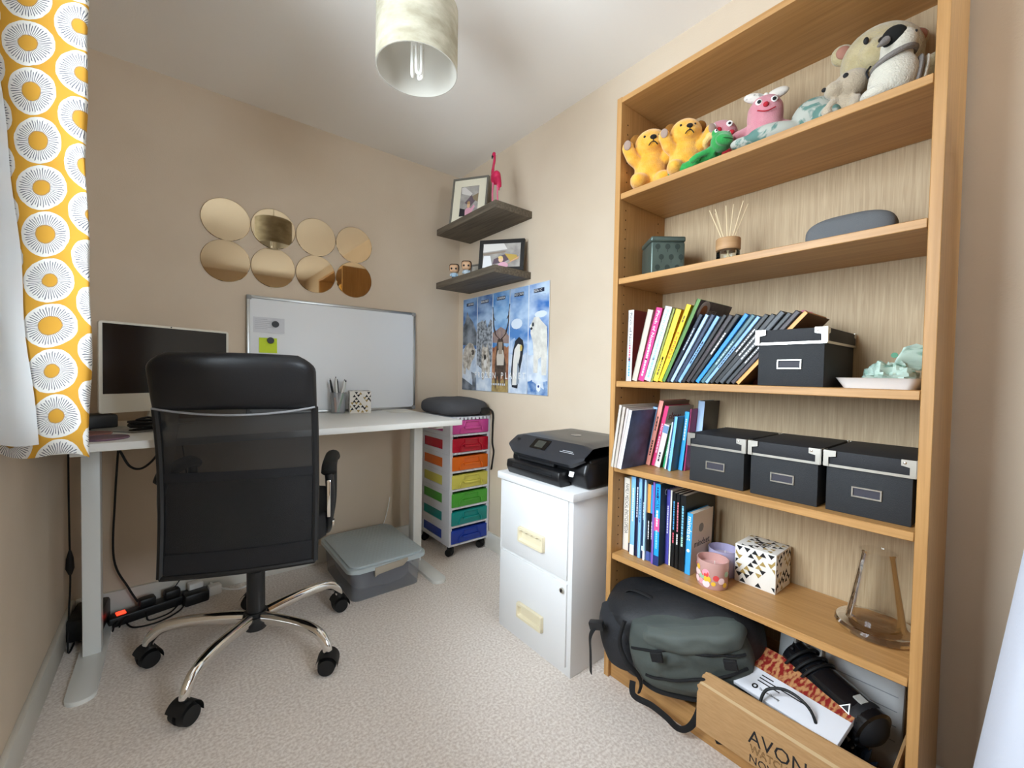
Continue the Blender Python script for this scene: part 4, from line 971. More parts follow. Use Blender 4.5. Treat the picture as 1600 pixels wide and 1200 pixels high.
# row five
G5 = 'upright books on the fifth shelf'
r5 = [('#DDD6CA', .026, .254, '#3A3430', 'thick cream family medical encyclopedia at the left end of the fifth shelf', [('FAMILY MEDICAL ENCYCLOPEDIA', .42, .175, '#3A3432')], 1.236, ()),
      ('#C9A868', .0135, .262, '#4A4030', 'gold spined book with dark foot label on the fifth shelf', None, 1.232, ((0,.12,'#2A2436'),)),
      ('#7FB8E6', .0175, .268, '#4A80B0', 'sky blue revision guide with cream foot band', [(None, .35, .11, '#D8ECFA')], 1.220, ((0,.13,'#E4E2D2'),)),
      ('#1C1A3A', .0130, .266, None, 'deep indigo guide with white titles on the fifth shelf', [(None, .3, .10, '#DADAF0')], 1.222, ()),
      ('#86BCE8', .0135, .268, None, 'paler blue workbook between two navy guides', [(None, .4, .08, '#4A7AB0')], 1.218, ()),
      ('#18224A', .0080, .268, None, 'slim navy guide with white ends on the fifth shelf', [(None, .4, .06, '#F0F0F0')], 1.222, ((.10,.16,'#F0F0F0'),)),
      ('#A8D0EE', .0075, .268, None, 'slim ice blue guide on the fifth shelf', None, 1.216, ((0,.12,'#ECECE6'),)),
      ('#15151A', .0120, .258, None, 'black guide with orange upper half on the fifth shelf', [(None, .6, .06, '#D8D8D8')], 1.224, ((.62,.99,'#E09A4A'),(0,.12,'#4A5A9A'))),
      ('#141620', .0120, .258, None, 'black guide with blue upper half on the fifth shelf', [(None, .6, .06, '#D8D8D8')], 1.224, ((.62,.99,'#2A90D4'),(0,.12,'#3A4A8A'))),
      ('#8A62B8', .0075, .268, None, 'thin violet booklet left of the bright blue revision book', None, 1.214, ()),
      ('#1E9AE4', .0185, .266, '#12303A', 'bright blue revision book with pink band on the fifth shelf', [(None, .10, .03, '#12306A'), ('GCSE', .22, .05, '#101830'), (None, .42, .05, '#F8E0F0'), (None, .68, .06, '#8AD0F4')], 1.214, ((.42,.58,'#E0508C'),(0,.12,'#1E2E6A'))),
      ('#4A48A0', .0130, .245, '#3A3880', 'purple blue guide with white dots on the fifth shelf', [(None, .4, .09, '#D8D8F4')], 1.250, ()),
      ('#DCD8CE', .0070, .245, None, 'white slim book beside the black trilogy', None, 1.250, ()),
      ('#0F1012', .0140, .240, None, 'black novel with blue and red lettering, first of three', [(None, .3, .09, '#4AA0D8'), (None, .6, .03, '#D05A6A')], 1.248, ()),
      ('#0E0F11', .0140, .240, None, 'black novel with pink and white lettering, second of three', [(None, .3, .09, '#E07A8A'), (None, .6, .03, '#E8E8E8')], 1.246, ()),
      ('#0C0E10', .0200, .240, mat('dark_cover_photo', '#14181A', .35, c2='#2A3430', vs=9), 'thick black novel with pale blue lettering, third of three', [(None, .35, .10, '#7AC0E4'), (None, .6, .03, '#A8D8C8')], 1.244, ())]
y = .903
for c, t, h, cv, lb, tt, x, bands in r5:
    o = book(lb, y, Z5, x, t, h, min(.19, BX1-.012-x), c, .4, cv, tt, ts=.6, group=G5, bands=bands)
    if 'pink band' in lb: cover_text(o, 'GCSE', .03, '#A8B8C0', .06, .235, t, .07)
    y -= t+.0006
t = .0185
o = book('shorter sky blue paperback titled mindset with cream cover', y-.004, Z5, 1.238, t, .192, .128, '#3A9CD8', 1.5, '#DCCDBA', [('mindset', .25, .075, '#F0F6FA')], ts=.85, group=G5)
cover_text(o, 'mindset', .030, '#2A2A2E', .064, .092, t, .095)
b = B(); b.lathe([(0,0),(.014,0),(.014,.0006),(0,.0006)], n=24, T=TR(.055,-t-.0002,.14) @ RX(90)); b.build('cover_emblem', mat('grey_emblem', '#8A8880', .6), o)
B().lathe([(0,0),(.005,0),(.005,.0006),(0,.0006)], n=16, T=TR(-.0002,-t/2,.075) @ RY(-90)).build('spine_dot', WPR, o)

# ---------------------------------------------------------------- dark storage boxes
BOXM = mat('charcoal_linen_card', '#26282B', .7, bump=.3, bs=600); BOXL = mat('charcoal_lid_card', '#212226', .65, bump=.3, bs=600)
def dark_box(label, x, y0, y1, z, d, h, rz=0, first=None):
    t = thing('storage_carton', label, 'storage box', (x, (y0+y1)/2, z), rz, 'charcoal lidded storage boxes')
    w = (y1-y0)/2; lh = h*.26
    B().box((.004, -w+.004, 0), (d-.004, w-.004, h-.004), .002).build('box_body', BOXM, t)
    l = B().box((0, -w, h-lh), (d, w, h), .002).build('lid', BOXL, t)
    b = B(); q = .0012
    b.box((-q, -w-q, h-lh-.001), (d+q, -w+.0006, h-lh+.005)); b.box((-q, w-.0006, h-lh-.001), (d+q, w+q, h-lh+.005)); b.box((-q, -w, h-lh-.001), (.0006, w, h-lh+.005))
    b.build('lid_edge_trim', STEEL, l)
    for s in (-1, 1):
        b = B(); yy = s*w
        b.prism([(0,0), (.024,0), (.024,-.013), (.010,-.016), (.010,-lh), (0,-lh)], 0, .0022, frame((-.0026, yy+s*.001, h+.0005), (0,-s,0), (0,0,1)))
        b.prism([(0,0), (.022,0), (.022,-.013), (.010,-.016), (.010,-lh), (0,-lh)], 0, .0018, frame((-.001, yy+s*.0006, h+.0005), (1,0,0), (0,0,1)))
        c = b.build('metal_corner', STEEL, l)
        B().sph((-.0028, yy-s*.017, h-.0065), (.0015,.003,.003), nu=12, nv=8).build('rivet', CHROME, c)
        b = B(); b.prism([(0,0), (.02,0), (.02,-.012), (.009,-.014), (.009,-lh), (0,-lh)], 0, .0018, frame((d+.0008, yy+s*.0006, h+.0005), (-1,0,0), (0,0,1))); b.build('metal_corner', STEEL, l)
    b = B(); zc = (h-lh)*.52
    for lo, hi in (((-.027,-.012),(.027,-.0085)), ((-.027,.0085),(.027,.012)), ((-.027,-.0085),(-.0235,.0085)), ((.0235,-.0085),(.027,.0085))):
        b.box((-.0005+.004-.003, lo[0], zc+lo[1]), (.0048, hi[0], zc+hi[1]), .0006, 1)
    lb_ = b.build('label_holder', STEEL, t)
    B().box((.0035, -.0235, zc-.0085), (.0042, .0235, zc+.0085)).build('label_card', mat('dark_label_card', '#34323C', .6), lb_)
    return t
dark_box('charcoal lidded box beside the leaning books on the eye level shelf', 1.190, .314, .466, Z3, .255, .142)
dark_box('charcoal lidded box beside the books on the fourth shelf, leftmost of three', 1.203, .490, .652, Z4, .25, .142)
dark_box('charcoal lidded box in the middle of the three on the fourth shelf', 1.205, .322, .482, Z4, .25, .142)
dark_box('charcoal lidded box at the bookcase upright, rightmost of three on the fourth shelf', 1.207, .155, .314, Z4, .245, .142)

# ---------------------------------------------------------------- tray and printed pouch, artificial flower
tr = thing('white_tray', 'white melamine tray under the green printed pouch on the eye level shelf', 'tray', (1.325, .228, Z3))
b = B()
def trf(u, v):
    o = rrect(1, 1, .12, 5); i = int(u*len(o)+.5) % len(o); x, yy = o[i]
    pr_ = [(.205,.125,.0), (.235,.148,.022), (.240,.152,.024), (.230,.144,.022), (.198,.12,.003)]
    t_ = v*(len(pr_)-1); k = min(int(t_), len(pr_)-2); f = t_-k; a = [pr_[k][q]*(1-f)+pr_[k+1][q]*f for q in range(3)]
    return (x*a[0], yy*a[1], a[2])
b.grid(trf, len(rrect(1,1,.12,5)), 8, cu=True); b.prism([(p[0]*.2, p[1]*.123) for p in rrect(1,1,.12,5)], .0005, .003); b.build('tray_body', mat('white_melamine_gloss', '#E6E6E6', .25), tr)
def crumple(a, c, h, seed, amp=.35, sp=1.3):
    def f(u, v):
        t_ = 2*PI*u; p = PI/2*v
        d = V((math.cos(t_)*math.cos(p), math.sin(t_)*math.cos(p), math.sin(p)))
        n = 1+amp*MN.noise(d*sp*2.2+V((seed,0,0)))+amp*.5*MN.noise(d*sp*6+V((0,seed,0)))
        return V((a*d.x*n, c*d.y*n, max(0, h*d.z*(n**1.4))))
    return f
GRN = mat('green_printed_film', '#B9CEC2', .3, c2='#3F7F6A', vs=16, stretch=(1,1,2.4), detail=5, lo=.52, hi=.68, dist=1.5)
pu = thing('printed_pouch', 'crumpled white and green printed pouch sitting in the white tray', 'pouch', (1.335, .222, Z3+.0035))
B().grid(crumple(.085, .055, .055, 4.1, .3, 1.5), 40, 16, cu=True).build('lower_fold', GRN, pu, sharp=25)
B().grid(lambda u, v: V((.01,-.035,.04))+V((.03*(u-.5)+.004*math.sin(9*v), -.055*(v-.5)*.4+.05*(u-.5)*-1, .062*v*(1-.35*abs(u-.4)))), 10, 10).build('torn_top', GRN, pu, sharp=25, solid=.0008)
B().lathe([(0,0),(.0065,0),(.0065,.0012),(0,.0012)], n=16, T=TR(-.006,-.006,.075) @ RY(-75)).build('green_dot', mat('green_print_dot', '#2E7A54', .4), pu)
fr = thing('artificial_flower', 'pink artificial rose with green leaves lying behind the leaning books', 'flower', (1.40, .475, Z3))
b = B(); b.tube(curve([(0,.02,.003), (.0,.0,.09), (0,-.02,.15), (0,-.05,.195)], 5), .002, 6); b.build('stem', mat('leaf_green', '#5A7A3A', .6), fr)
for k, (dx, dy, dz) in enumerate(((0,-.05,.198), (.012,-.058,.196), (-.01,-.055,.194), (.002,-.062,.2), (.0,-.05,.206))):
    B().sph((dx,dy,dz), (.011,.009,.009), RZ(40*k) @ RX(25*k), 12, 8).build('petal', mat('rose_pink', '#D07A94', .7), fr)
for a in (20, -35):
    b = B(); b.grid(lambda u, v: (.012*(u-.5)*math.sin(PI*v), -.02-.035*v*(1 if a > 0 else -.6), .185+.012*v-.02*v*v+.003*abs(u-.5)), 4, 6); b.build('leaf', mat('leaf_green', '#5A7A3A', .6), fr, solid=.0006)
# red and brown patterned bag in the dark gap behind the last leaning book
tag(B().grid(crumple(.075, .042, .10, 9.4, .22, 1.6), 36, 16, cu=True).build('patterned_scarf', mat('red_brown_cloth', '#5A2018', .85, c2='#2E1E18', vs=22), None, (1.345, .512, Z3+.0005), sharp=180), 'red and brown patterned cloth in the gap under the leaning books', 'cloth')

# ---------------------------------------------------------------- tin, diffuser, speaker on the second shelf from the top
TIN = mat('grey_green_tin', '#56645E', .3, .45)
tn = thing('square_tin', 'square grey green tin printed with dark trees on the upper shelf', 'tin', (1.298, .814, Z2), R(50))
B().box((-.055,-.055,0), (.055,.055,.112), .006, 3).build('tin_body', TIN, tn)
B().box((-.0568,-.0568,.112), (.0568,.0568,.130), .006, 3).build('lid', TIN, tn)
TREE = mat('dark_tree_print', '#2E3A36', .5)
rr = random.Random(5)
for o_, xd in (((0,-.0554,0), (1,0,0)), ((-.0554,0,0), (0,-1,0))):
    for j in range(3):
        for i in range(3):
            T = frame(V(o_)+V(xd)*(-.034+.032*i+(.012 if j % 2 else 0)), xd, (0,0,1)); zc = .022+.034*j
            b = B(); b.poly([T @ V((x_, zc+z_, .0004)) for x_, z_ in blob(0, .006, .0085, .0095, 10)]); b.poly([T @ V(p) for p in ((-.001,zc-.012,.0004), (.001,zc-.012,.0004), (.001,zc,.0005), (-.001,zc,.0005))])
            b.build('tree_print', TREE, tn)
df = thing('reed_diffuser', 'glass reed diffuser with wooden collar and pale reeds on the upper shelf', 'diffuser', (1.300, .597, Z2))
b = B(); b.lathe([(0,0),(.030,0),(.032,.003),(.032,.05),(.028,.056),(.026,.056),(.029,.05),(.029,.004),(0,.004)], n=28); b.build('bottle', pane_glass('diffuser_glass', (.92,.93,.92,1)), df)
b = B(); b.lathe([(0,.004),(.0285,.004),(.0285,.016),(0,.016)], n=24); b.build('oil', pane_glass('diffuser_oil', (.85,.80,.68,1)), df)
b = B(); b.lathe([(.012,.052),(.033,.052),(.034,.055),(.034,.084),(.033,.086),(.010,.086),(.010,.052)], n=28); b.build('wooden_collar', mat('collar_oak', '#A07A50', .6, c2='#B8926A', vs=5, stretch=(1,1,12)), df)
for k, (dy, dx) in enumerate(((.055,-.01), (.048,.012), (.035,-.015), (.01,.0), (-.008,.01), (-.045,-.012), (-.05,.008))):
    B().cyl((-dx*.3,-dy*.25,.012), (dx, dy, .185+.006*math.sin(5*k)), .0016, n=8).build('reed', mat('pale_reed', '#DCC9A4', .8), df)
sp_ = thing('fabric_speaker', 'slate grey fabric loaf shaped speaker on the upper shelf', 'speaker', (1.335, .312, Z2), R(2))
b = B(); b.grid(slab(.045, .092, .044, .6, .75, lambda q: q+V((0,0,.043))), 44, 22, cu=True); s0 = b.build('fabric_cover', mat('slate_speaker_fabric', '#66696C', .95, bump=.4, bs=700), sp_, sharp=180)
B().box((-.03,-.06,0), (.03,.06,.003), .001).build('rubber_base', RUB, sp_)

# ---------------------------------------------------------------- candles, patterned box, decanter on the fifth shelf
def candle(label, loc, c, wax, c2, spots):
    t = thing('candle', label, 'candle', loc, 0, 'candles on the fifth shelf')
    b = B(); b.lathe([(0,0),(.040,0),(.0425,.004),(.0435,.078),(.041,.078),(.040,.005),(0,.005)], n=36); b.build('glass_jar', see_through('jar_'+c, c, .8, .12), t)
    b = B(); b.lathe([(0,.055),(.0405,.055),(.0405,.004),(0,.004)], n=32); b.build('wax', mat('wax_'+wax, wax, .5), t)
    for k in range(2): B().cyl((.012*(2*k-1),0,.055), (.012*(2*k-1),0,.066), .001, n=6).build('wick', PAPER, t)
    rr = random.Random(8)
    for k in range(spots):
        a = rr.uniform(0, 2*PI); z = rr.uniform(.012,.06); r_ = rr.uniform(.006,.011)
        b = B(); b.lathe([(0,.0008),(r_,.0)], n=14, T=RZ(math.degrees(a)) @ TR(.0434,0,z) @ RY(90)); b.build('printed_spot', mat('spot%d' % (k % 5), ('#D84A4A','#E8B83A','#E89AA8','#9AB89A','#F0D0D0')[k % 5], .3), t)
candle('colourful fruit print candle jar at the front of the fifth shelf', (1.243, .587, Z5), '#CFA29A', '#D8B0AC', None, 44)
candle('lilac printed candle jar behind the fruit print candle', (1.345, .603, Z5), '#B0AACA', '#C9BCCB', '#DAD4E4', 0)
tb = tri_box('white gift box with black and gold triangles on the fifth shelf', (1.379, .503, Z5), 0, .112, .112, .113, 21)
for k in range(3): B().box((-.012+.012*k, -.02, .1132), (-.007+.012*k, .02, .1138)).build('label_print', INK, tb)
dc = thing('glass_decanter', 'wide based clear glass decanter at the right end of the fifth shelf', 'decanter', (1.335, .232, Z5))
b = B()
b.lathe([(0,.002),(.072,.002),(.078,.006),(.080,.014),(.076,.021),(.060,.024),(.056,.028),(.052,.06),(.044,.11),(.036,.16),(.033,.19),(.036,.198)], n=44)
b.lathe([(.0335,.198),(.0305,.19),(.0335,.16),(.0415,.11),(.0495,.06),(.053,.03),(.05,.022),(0,.020)], n=44)
b.build('decanter_glass', pane_glass('crystal_glass', (.965,.965,.96,1), .2), dc)
# ---------------------------------------------------------------- soft toys on the top shelf
ZT = SH[5]
YEL = mat('golden_plush', '#DFA02A', .95, c2='#E8B04A', vs=40, bump=.6, bs=260, sheen=.5)
YE2 = mat('pale_gold_plush', '#E0BC72', .95, bump=.5, bs=260, sheen=.5); PAD = mat('taupe_paw_felt', '#9A8478', .9); BRN = mat('dark_brown_plush', '#1E1714', .95, bump=.5, bs=260)
def bear(label, loc, rz, tilt=0, sc=1, armr=30):
    t = thing('teddy_bear', label, 'soft toy', loc, rz, 'golden teddy bears on the top shelf'); t.scale = (sc,)*3
    b = B()
    b.sph((0,0,.062), (.056,.048,.066)); b.sph((0,-.004,.105), (.044,.038,.034))
    for s in (-1, 1):
        b.sph((s*.034,-.036,.026), (.03,.05,.026), RZ(s*18))
        b.tube([(s*.038,-.01,.10), (s*.062,-.026,.115), (s*.074,-.036,.138)], [.022,.021,.02], 12); b.sph((s*.076,-.038,.143), (.02,.018,.023))
    b.sph((0,-.012,.158), (.055,.049,.048)); b.sph((.004,-.046,.148), (.031,.023,.024))
    b.build('body', YEL, t, fuse=.004)
    for s in (-1, 1):
        B().sph((s*.05,.004,.186), (.021,.013,.021), RY(s*20)).build('ear', mat('honey_brown_plush', '#8A5A1E', .95, bump=.5, bs=260), t)
        B().sph((s*.078,-.055,.145), (.0125,.004,.0165), RZ(s*12)).build('paw_pad', PAD, t)
        B().sph((s*.023,-.055,.166), (.0042,.003,.0042), nu=12, nv=8).build('eye', INK, t)
    B().sph((.004,-.069,.155), (.0105,.006,.0075)).build('nose', BRN, t)
    b = B(); b.tube([(.004,-.071,.148), (.004,-.071,.138)], .0016, 6); b.tube(curve([(-.010,-.066,.130), (-.003,-.071,.137), (.004,-.072,.139), (.011,-.071,.137), (.018,-.066,.130)], 4), .0016, 6); b.build('stitched_mouth', BRN, t)
FACE = R(-55)
bear('golden plush teddy bear at the far left of the top shelf', (1.252, .838, ZT), FACE, sc=.98)
bear('golden plush teddy bear, second along, arm raised beside the pink toy', (1.243, .712, ZT), FACE+.05, sc=.86)
PNK = mat('rose_pink_plush', '#C77F8C', .95, c2='#CF8E98', vs=30, bump=.5, bs=300, sheen=.4)
RED = mat('red_felt', '#B02230', .9)
# small pink toy
t = thing('pink_plush_toy', 'small round faced pink plush toy behind the green frog', 'soft toy', (1.318, .640, ZT), FACE-.1)
b = B(); b.sph((0,0,.05), (.04,.036,.052)); b.sph((0,-.004,.125), (.05,.044,.047)); b.build('body', PNK, t, fuse=.004)
for s in (-1, 1):
    B().sph((s*.022,-.042,.142), (.009,.004,.009)).build('eye', WPR, t); B().sph((s*.022,-.046,.141), (.004,.002,.004)).build('pupil', INK, t)
B().sph((-.006,-.049,.126), (.007,.005,.007)).build('nose', RED, t)
b = B(); b.tube(curve([(-.016,-.047,.110), (0,-.050,.104), (.016,-.047,.110)], 5), .0016, 6); b.build('stitched_mouth', BRN, t); B().sph((.028,-.042,.116), (.008,.004,.007)).build('cheek', RED, t)
b = B(); b.tube(curve([(-.03,-.02,.08), (-.045,-.05,.09), (-.03,-.06,.105)], 4), .010, 10); b.sph((-.03,-.06,.106), (.014,.01,.012)); b.build('yellow_hand', YE2, t)
b = B(); b.sph((0,-.02,.06), (.036,.022,.022)); b.build('red_scarf', RED, t)
# frog lying on its front
GRF = mat('green_plush', '#1E8A3A', .95, c2='#2A9A48', vs=30, bump=.5, bs=300, sheen=.4)
t = thing('plush_frog', 'green plush frog lying along the front edge of the top shelf', 'soft toy', (1.213, .613, ZT), R(-28)); t.scale = (.88,)*3
b = B(); b.tube(curve([(-.085,.115,.012), (-.05,.06,.016), (-.015,.01,.028), (.0,-.02,.036)], 5), [.007]*4+[.016]*6+[.022]*6, 12); b.sph((.004,-.045,.052), (.034,.032,.03)); b.sph((-.006,-.07,.044), (.028,.016,.018))
for s in (-1, 1):
    b.sph((.006+s*.022,-.04,.078), (.012,.011,.012)); b.tube(curve([(s*.016,-.02,.035), (s*.034-.02,-.005,.02), (-.035+s*.03,.015,.009)], 4), .0095, 10)
b.build('body', GRF, t, fuse=.0035)
for s in (-1, 1): e = B().sph((.002+s*.022,-.050,.080), (.006,.004,.006)).build('eye', WPR, t); B().sph((.001+s*.022,-.0535,.080), (.003,.002,.003)).build('pupil', INK, e)
b = B(); b.tube(curve([(-.03,-.074,.046), (-.006,-.088,.04), (.02,-.076,.046)], 4), .0013, 6); b.build('stitched_mouth', mat('dark_green_thread', '#0E4A1E'), t)
# tall pink toy with bow
t = thing('pink_plush_toy', 'tall pink plush toy with a white bow beside the green frog', 'soft toy', (1.305, .508, ZT), R(-65)); t.scale = (.9,)*3
b = B(); b.lathe([(0,0),(.045,.002),(.058,.03),(.056,.07),(.048,.11),(.050,.14),(.048,.165),(.034,.188),(0,.198)], n=28)
for s in (-1, 1): b.sph((s*.035,-.035,.022), (.026,.036,.022), RZ(s*12))
b.tube([(.045,0,.10), (.08,-.005,.085), (.115,-.005,.07)], [.018,.016,.015], 12); b.tube([(-.045,0,.10), (-.075,-.012,.088), (-.088,-.02,.075)], [.018,.016,.015], 12)
b.build('body', PNK, t, fuse=.004)
for s in (-1, 1):
    B().sph((s*.020,-.044,.163), (.010,.005,.009)).build('eye', WPR, t); B().sph((s*.020,-.0485,.162), (.0055,.003,.0055)).build('pupil', INK, t)
B().sph((-.002,-.053,.148), (.0075,.006,.0075)).build('nose', RED, t)
b = B(); b.tube(curve([(-.024,-.050,.136), (0,-.056,.126), (.024,-.050,.136)], 5), .0016, 6); b.build('stitched_mouth', RED, t)
BOW = mat('white_dotted_bow', '#D9D4CC', .9, c2='#A9A49E', vs=70, lo=.6, hi=.66)
for s in (-1, 1):
    b = B(); b.sph((s*.03,-.012,.196), (.032,.012,.015), RY(-s*14)); b.build('bow_loop', BOW, t)
B().sph((0,-.014,.193), (.009,.012,.010)).build('bow_knot', BOW, t)
# printed fabric toy
PRN = mat('white_green_print_cotton', '#A9ABA2', .9, c2='#5A7C74', vs=30, detail=5, lo=.49, hi=.56, dist=1.2)
t = thing('printed_cloth_toy', 'white cloth toy with green leaf print slumped on the top shelf', 'soft toy', (1.262, .392, ZT), R(-62)); t.scale = (1.3,)*3
b = B(); b.sph((.015,0,.036), (.042,.034,.038)); b.sph((-.055,-.006,.018), (.05,.024,.02)); b.sph((-.105,-.004,.010), (.03,.018,.012)); b.sph((.05,-.012,.022), (.026,.018,.022)); b.sph((.03,-.03,.02), (.02,.024,.02)); b.build('body', PRN, t, fuse=.004)
b = B(); b.sph((.062,.008,.066), (.02,.018,.021)); b.build('ear', mat('grey_speckle_cotton', '#BEBCB4', .95, c2='#8E9A94', vs=50), t)
# small beige plush
BEI = mat('oatmeal_plush', '#A99A84', .95, c2='#B5A690', vs=40, bump=.6, bs=300, sheen=.4)
t = thing('beige_plush_toy', 'small beige plush animal leaning on the big cream bear', 'soft toy', (1.262, .318, ZT), R(-70))
b = B(); b.sph((0,.008,.036), (.036,.036,.04)); b.sph((.012,-.004,.088), (.040,.036,.033), RY(-22)); b.sph((-.018,-.018,.080), (.022,.022,.019)); b.tube([(-.02,-.02,.05), (-.035,-.034,.025), (-.03,-.04,.012)], .011, 10); b.tube([(.024,-.018,.05), (.02,-.036,.028), (.012,-.044,.014)], .011, 10); b.build('body', BEI, t, fuse=.004)
B().sph((-.040,-.026,.083), (.005,.004,.005)).build('nose', INK, t); B().sph((.0,-.036,.098), (.0055,.0035,.006)).build('eye', INK, t)
b = B(); b.tube(curve([(.046,-.026,.108), (.038,-.034,.092), (.042,-.034,.078)], 4), .0022, 6); b.build('stitched_mouth', INK, t)
# large cream bear at the back
CRM = mat('cream_plush', '#AFA078', .95, c2='#BCAE88', vs=40, bump=.7, bs=260, sheen=.5)
t = thing('large_plush_bear', 'large cream plush bear filling the right end of the top shelf', 'soft toy', (1.372, .262, ZT), R(-62))
b = B(); b.sph((.0,.01,.055), (.075,.05,.058)); b.sph((-.012,-.010,.175), (.082,.062,.078)); b.sph((-.03,-.055,.165), (.04,.028,.034)); b.sph((.085,-.012,.10), (.042,.04,.065), RY(18)); b.sph((.03,-.055,.02), (.07,.036,.02)); b.build('body', CRM, t, fuse=.005)
for s in (-1, 1):
    e = B().sph((-.012+s*.072,.012,.218), (.026,.014,.026)).build('ear', CRM, t); B().sph((-.012+s*.074,.000,.218), (.016,.008,.016)).build('inner_ear', mat('dusty_pink_plush', '#A87868', .95), e)
    B().sph((-.03+s*.030,-.070,.190), (.0055,.004,.0085)).build('eye', INK, t)
B().sph((-.03,-.082,.176), (.011,.006,.008)).build('nose', BRN, t)
# white bird
WPL = mat('white_plush', '#C9C4B6', .95, bump=.6, bs=300, sheen=.4); GPL = mat('grey_plush', '#7C7672', .95, bump=.5, bs=300)
t = thing('white_plush_bird', 'white plush bird with black face patch and grey wings on the top shelf', 'soft toy', (1.232, .222, ZT), R(-65)); t.scale = (.94,)*3
b = B(); b.sph((0,0,.052), (.046,.042,.055), RY(14)); b.sph((-.028,-.006,.018), (.034,.03,.018)); b.sph((.008,-.004,.122), (.034,.034,.034)); b.tube([(.002,0,.08), (.006,-.002,.12)], .031, 14); b.build('body', WPL, t, fuse=.004)
B().sph((-.006,-.022,.134), (.024,.018,.023), RY(-30)).build('face_patch', mat('black_plush', '#0E0D0D', .9), t)
b = B(); b.tube([(-.024,-.036,.122), (-.034,-.044,.112), (-.042,-.05,.104)], [.009,.006,.002], 10); b.build('beak', GPL, t)
B().sph((.030,-.026,.132), (.0035,.003,.0035), nu=12, nv=8).build('eye', INK, t)
b = B(); b.tube([(.037*math.cos(a), .037*math.sin(a)-.002, .092+.012*math.cos(a)) for a in [2*PI*k/24 for k in range(24)]], .006, 8, True); b.build('neck_band', GPL, t)
b = B(); b.sph((.043,.004,.05), (.010,.028,.044), RY(8)); b.build('wing', GPL, t); b = B(); b.sph((.055,.012,.046), (.008,.026,.05), RY(10)); b.build('wing_edge', WPL, t)
B().box((-.016,-.05,0), (.012,-.022,.004), .002).build('foot', INK, t)

# ---------------------------------------------------------------- backpack in the bottom bay
Z0 = SH[0]
CAN = mat('charcoal_ripstop', '#3C423F', .7, c2='#4A504C', vs=5, bump=.25, bs=60); CAB = mat('black_nylon', '#1A1B1E', .6, bump=.25, bs=90); WEB = mat('black_webbing', '#0E0E10', .8, bump=.4, bs=400)
bp_ = thing('backpack', 'charcoal and black backpack squeezed into the bottom of the bookcase', 'backpack', (1.240, .682, Z0+.166))
bp_.rotation_euler = (R(-13), R(-6), R(24))
def sack(q):
    n = MN.noise(q*9)*.012+MN.noise(q*22)*.004
    q = q+V((-abs(n), 0, n)); q.x += .03*(q.y/.24)**2; return q
b = B(); b.grid(slab(.135, .235, .135, .62, .62, sack), 64, 30, cu=True); body = b.build('main_body', CAB, bp_, sharp=180)
def front(u, v, a=.092, zz=.118, yy=.17, x0=-.138, dy=-.035, seed=0, bulge=.035):
    s_, t_ = 2*u-1, 2*v-1
    y_ = s_*(.45+.55*math.sqrt(1-t_*t_/2))*yy+dy; z_ = t_*(.45+.55*math.sqrt(1-s_*s_/2))*zz
    e = (1-s_**4)*(1-t_**4); edge = max(abs(s_), abs(t_))
    n = MN.noise(V((y_*14+seed, z_*14, seed)))*.010+abs(MN.noise(V((y_*9+z_*6, z_*24+seed, 3))))*.016
    return (x0+.035*(abs(y_)/.2)**2+.03*(abs(z_)/.13)**2-bulge*e**.6-n*e+(.03 if edge > .97 else 0), y_, z_)
b = B(); b.grid(lambda u, v: front(u, v), 36, 26); pk = b.build('front_pocket', CAN, body, sharp=180)
b = B(); b.grid(lambda u, v: front(u, v, zz=.035, yy=.14, x0=-.152, dy=-.06, seed=5, bulge=.03)[:2]+(front(u, v, zz=.035, yy=.14, seed=5)[2]+.07,), 24, 12); b.build('top_pocket', mat('grey_ripstop', '#4E5450', .7, bump=.25, bs=60), body, sharp=180)
b = B(); b.tube([V(front(u_, .30+.16*(1-u_)))+V((-.001,0,0)) for u_ in [.06+.80*k/24 for k in range(25)]], .0045, 6); b.build('zip', WEB, body)
b = B(); b.tube([V(front(u_, .62+.10*math.sin(PI*u_)))+V((-.001,0,0)) for u_ in [.05+.90*k/24 for k in range(25)]], .004, 6); b.build('top_zip', WEB, body)
b = B(); b.tube([V(front(u_, .03+.05*(2*u_-1)**2))+V((-.002,0,-.004)) for u_ in [.02+.96*k/24 for k in range(25)]], .008, 8); b.build('bottom_binding', WEB, body)
b = B(); b.grid(lambda u, v: front(u, v, zz=.10, yy=.062, x0=-.105, dy=.178, seed=9, bulge=.045), 16, 20); b.build('side_pocket', mat('black_mesh_pocket', '#222327', .8, bump=.5, bs=500), body, sharp=180)
b = B(); b.tube([(-.175+.03*abs(k-10)/10, .125-.018*math.sin(k/3), -.11+.011*k) for k in range(21)], .007, 8, flat=.5); b.build('seam_binding', WEB, body)
for y_ in (.03, -.155):
    B().box((-.205, y_-.016, .035), (-.194, y_+.016, .062), .002, 1).build('webbing_patch', WEB, body)
B().box((-.150,.19,.075), (-.128,.235,.10), .004).build('buckle', BLKS, body)
b = B(); b.tube(curve([(-.14,.215,.085), (-.155,.235,.06), (-.150,.25,.0), (-.155,.262,-.06)], 6), .011, 8, flat=.18); b.build('compression_strap', WEB, body)
b = B(); b.tube(curve([(-.11,.15,-.105), (-.13,.15,-.135), (-.135,.10,-.155), (-.15,.06,-.17), (-.155,.03,-.195), (-.15,.0,-.19), (-.14,-.03,-.155), (-.10,-.05,-.12)], 7), .010, 8, flat=.18); b.build('hanging_strap', WEB, body)
b = B(); b.tube(curve([(-.13,-.07,-.10), (-.15,-.07,-.13), (-.155,-.075,-.18), (-.157,-.08,-.215)], 6), .015, 8, flat=.25); b.build('shoulder_strap', WEB, body)
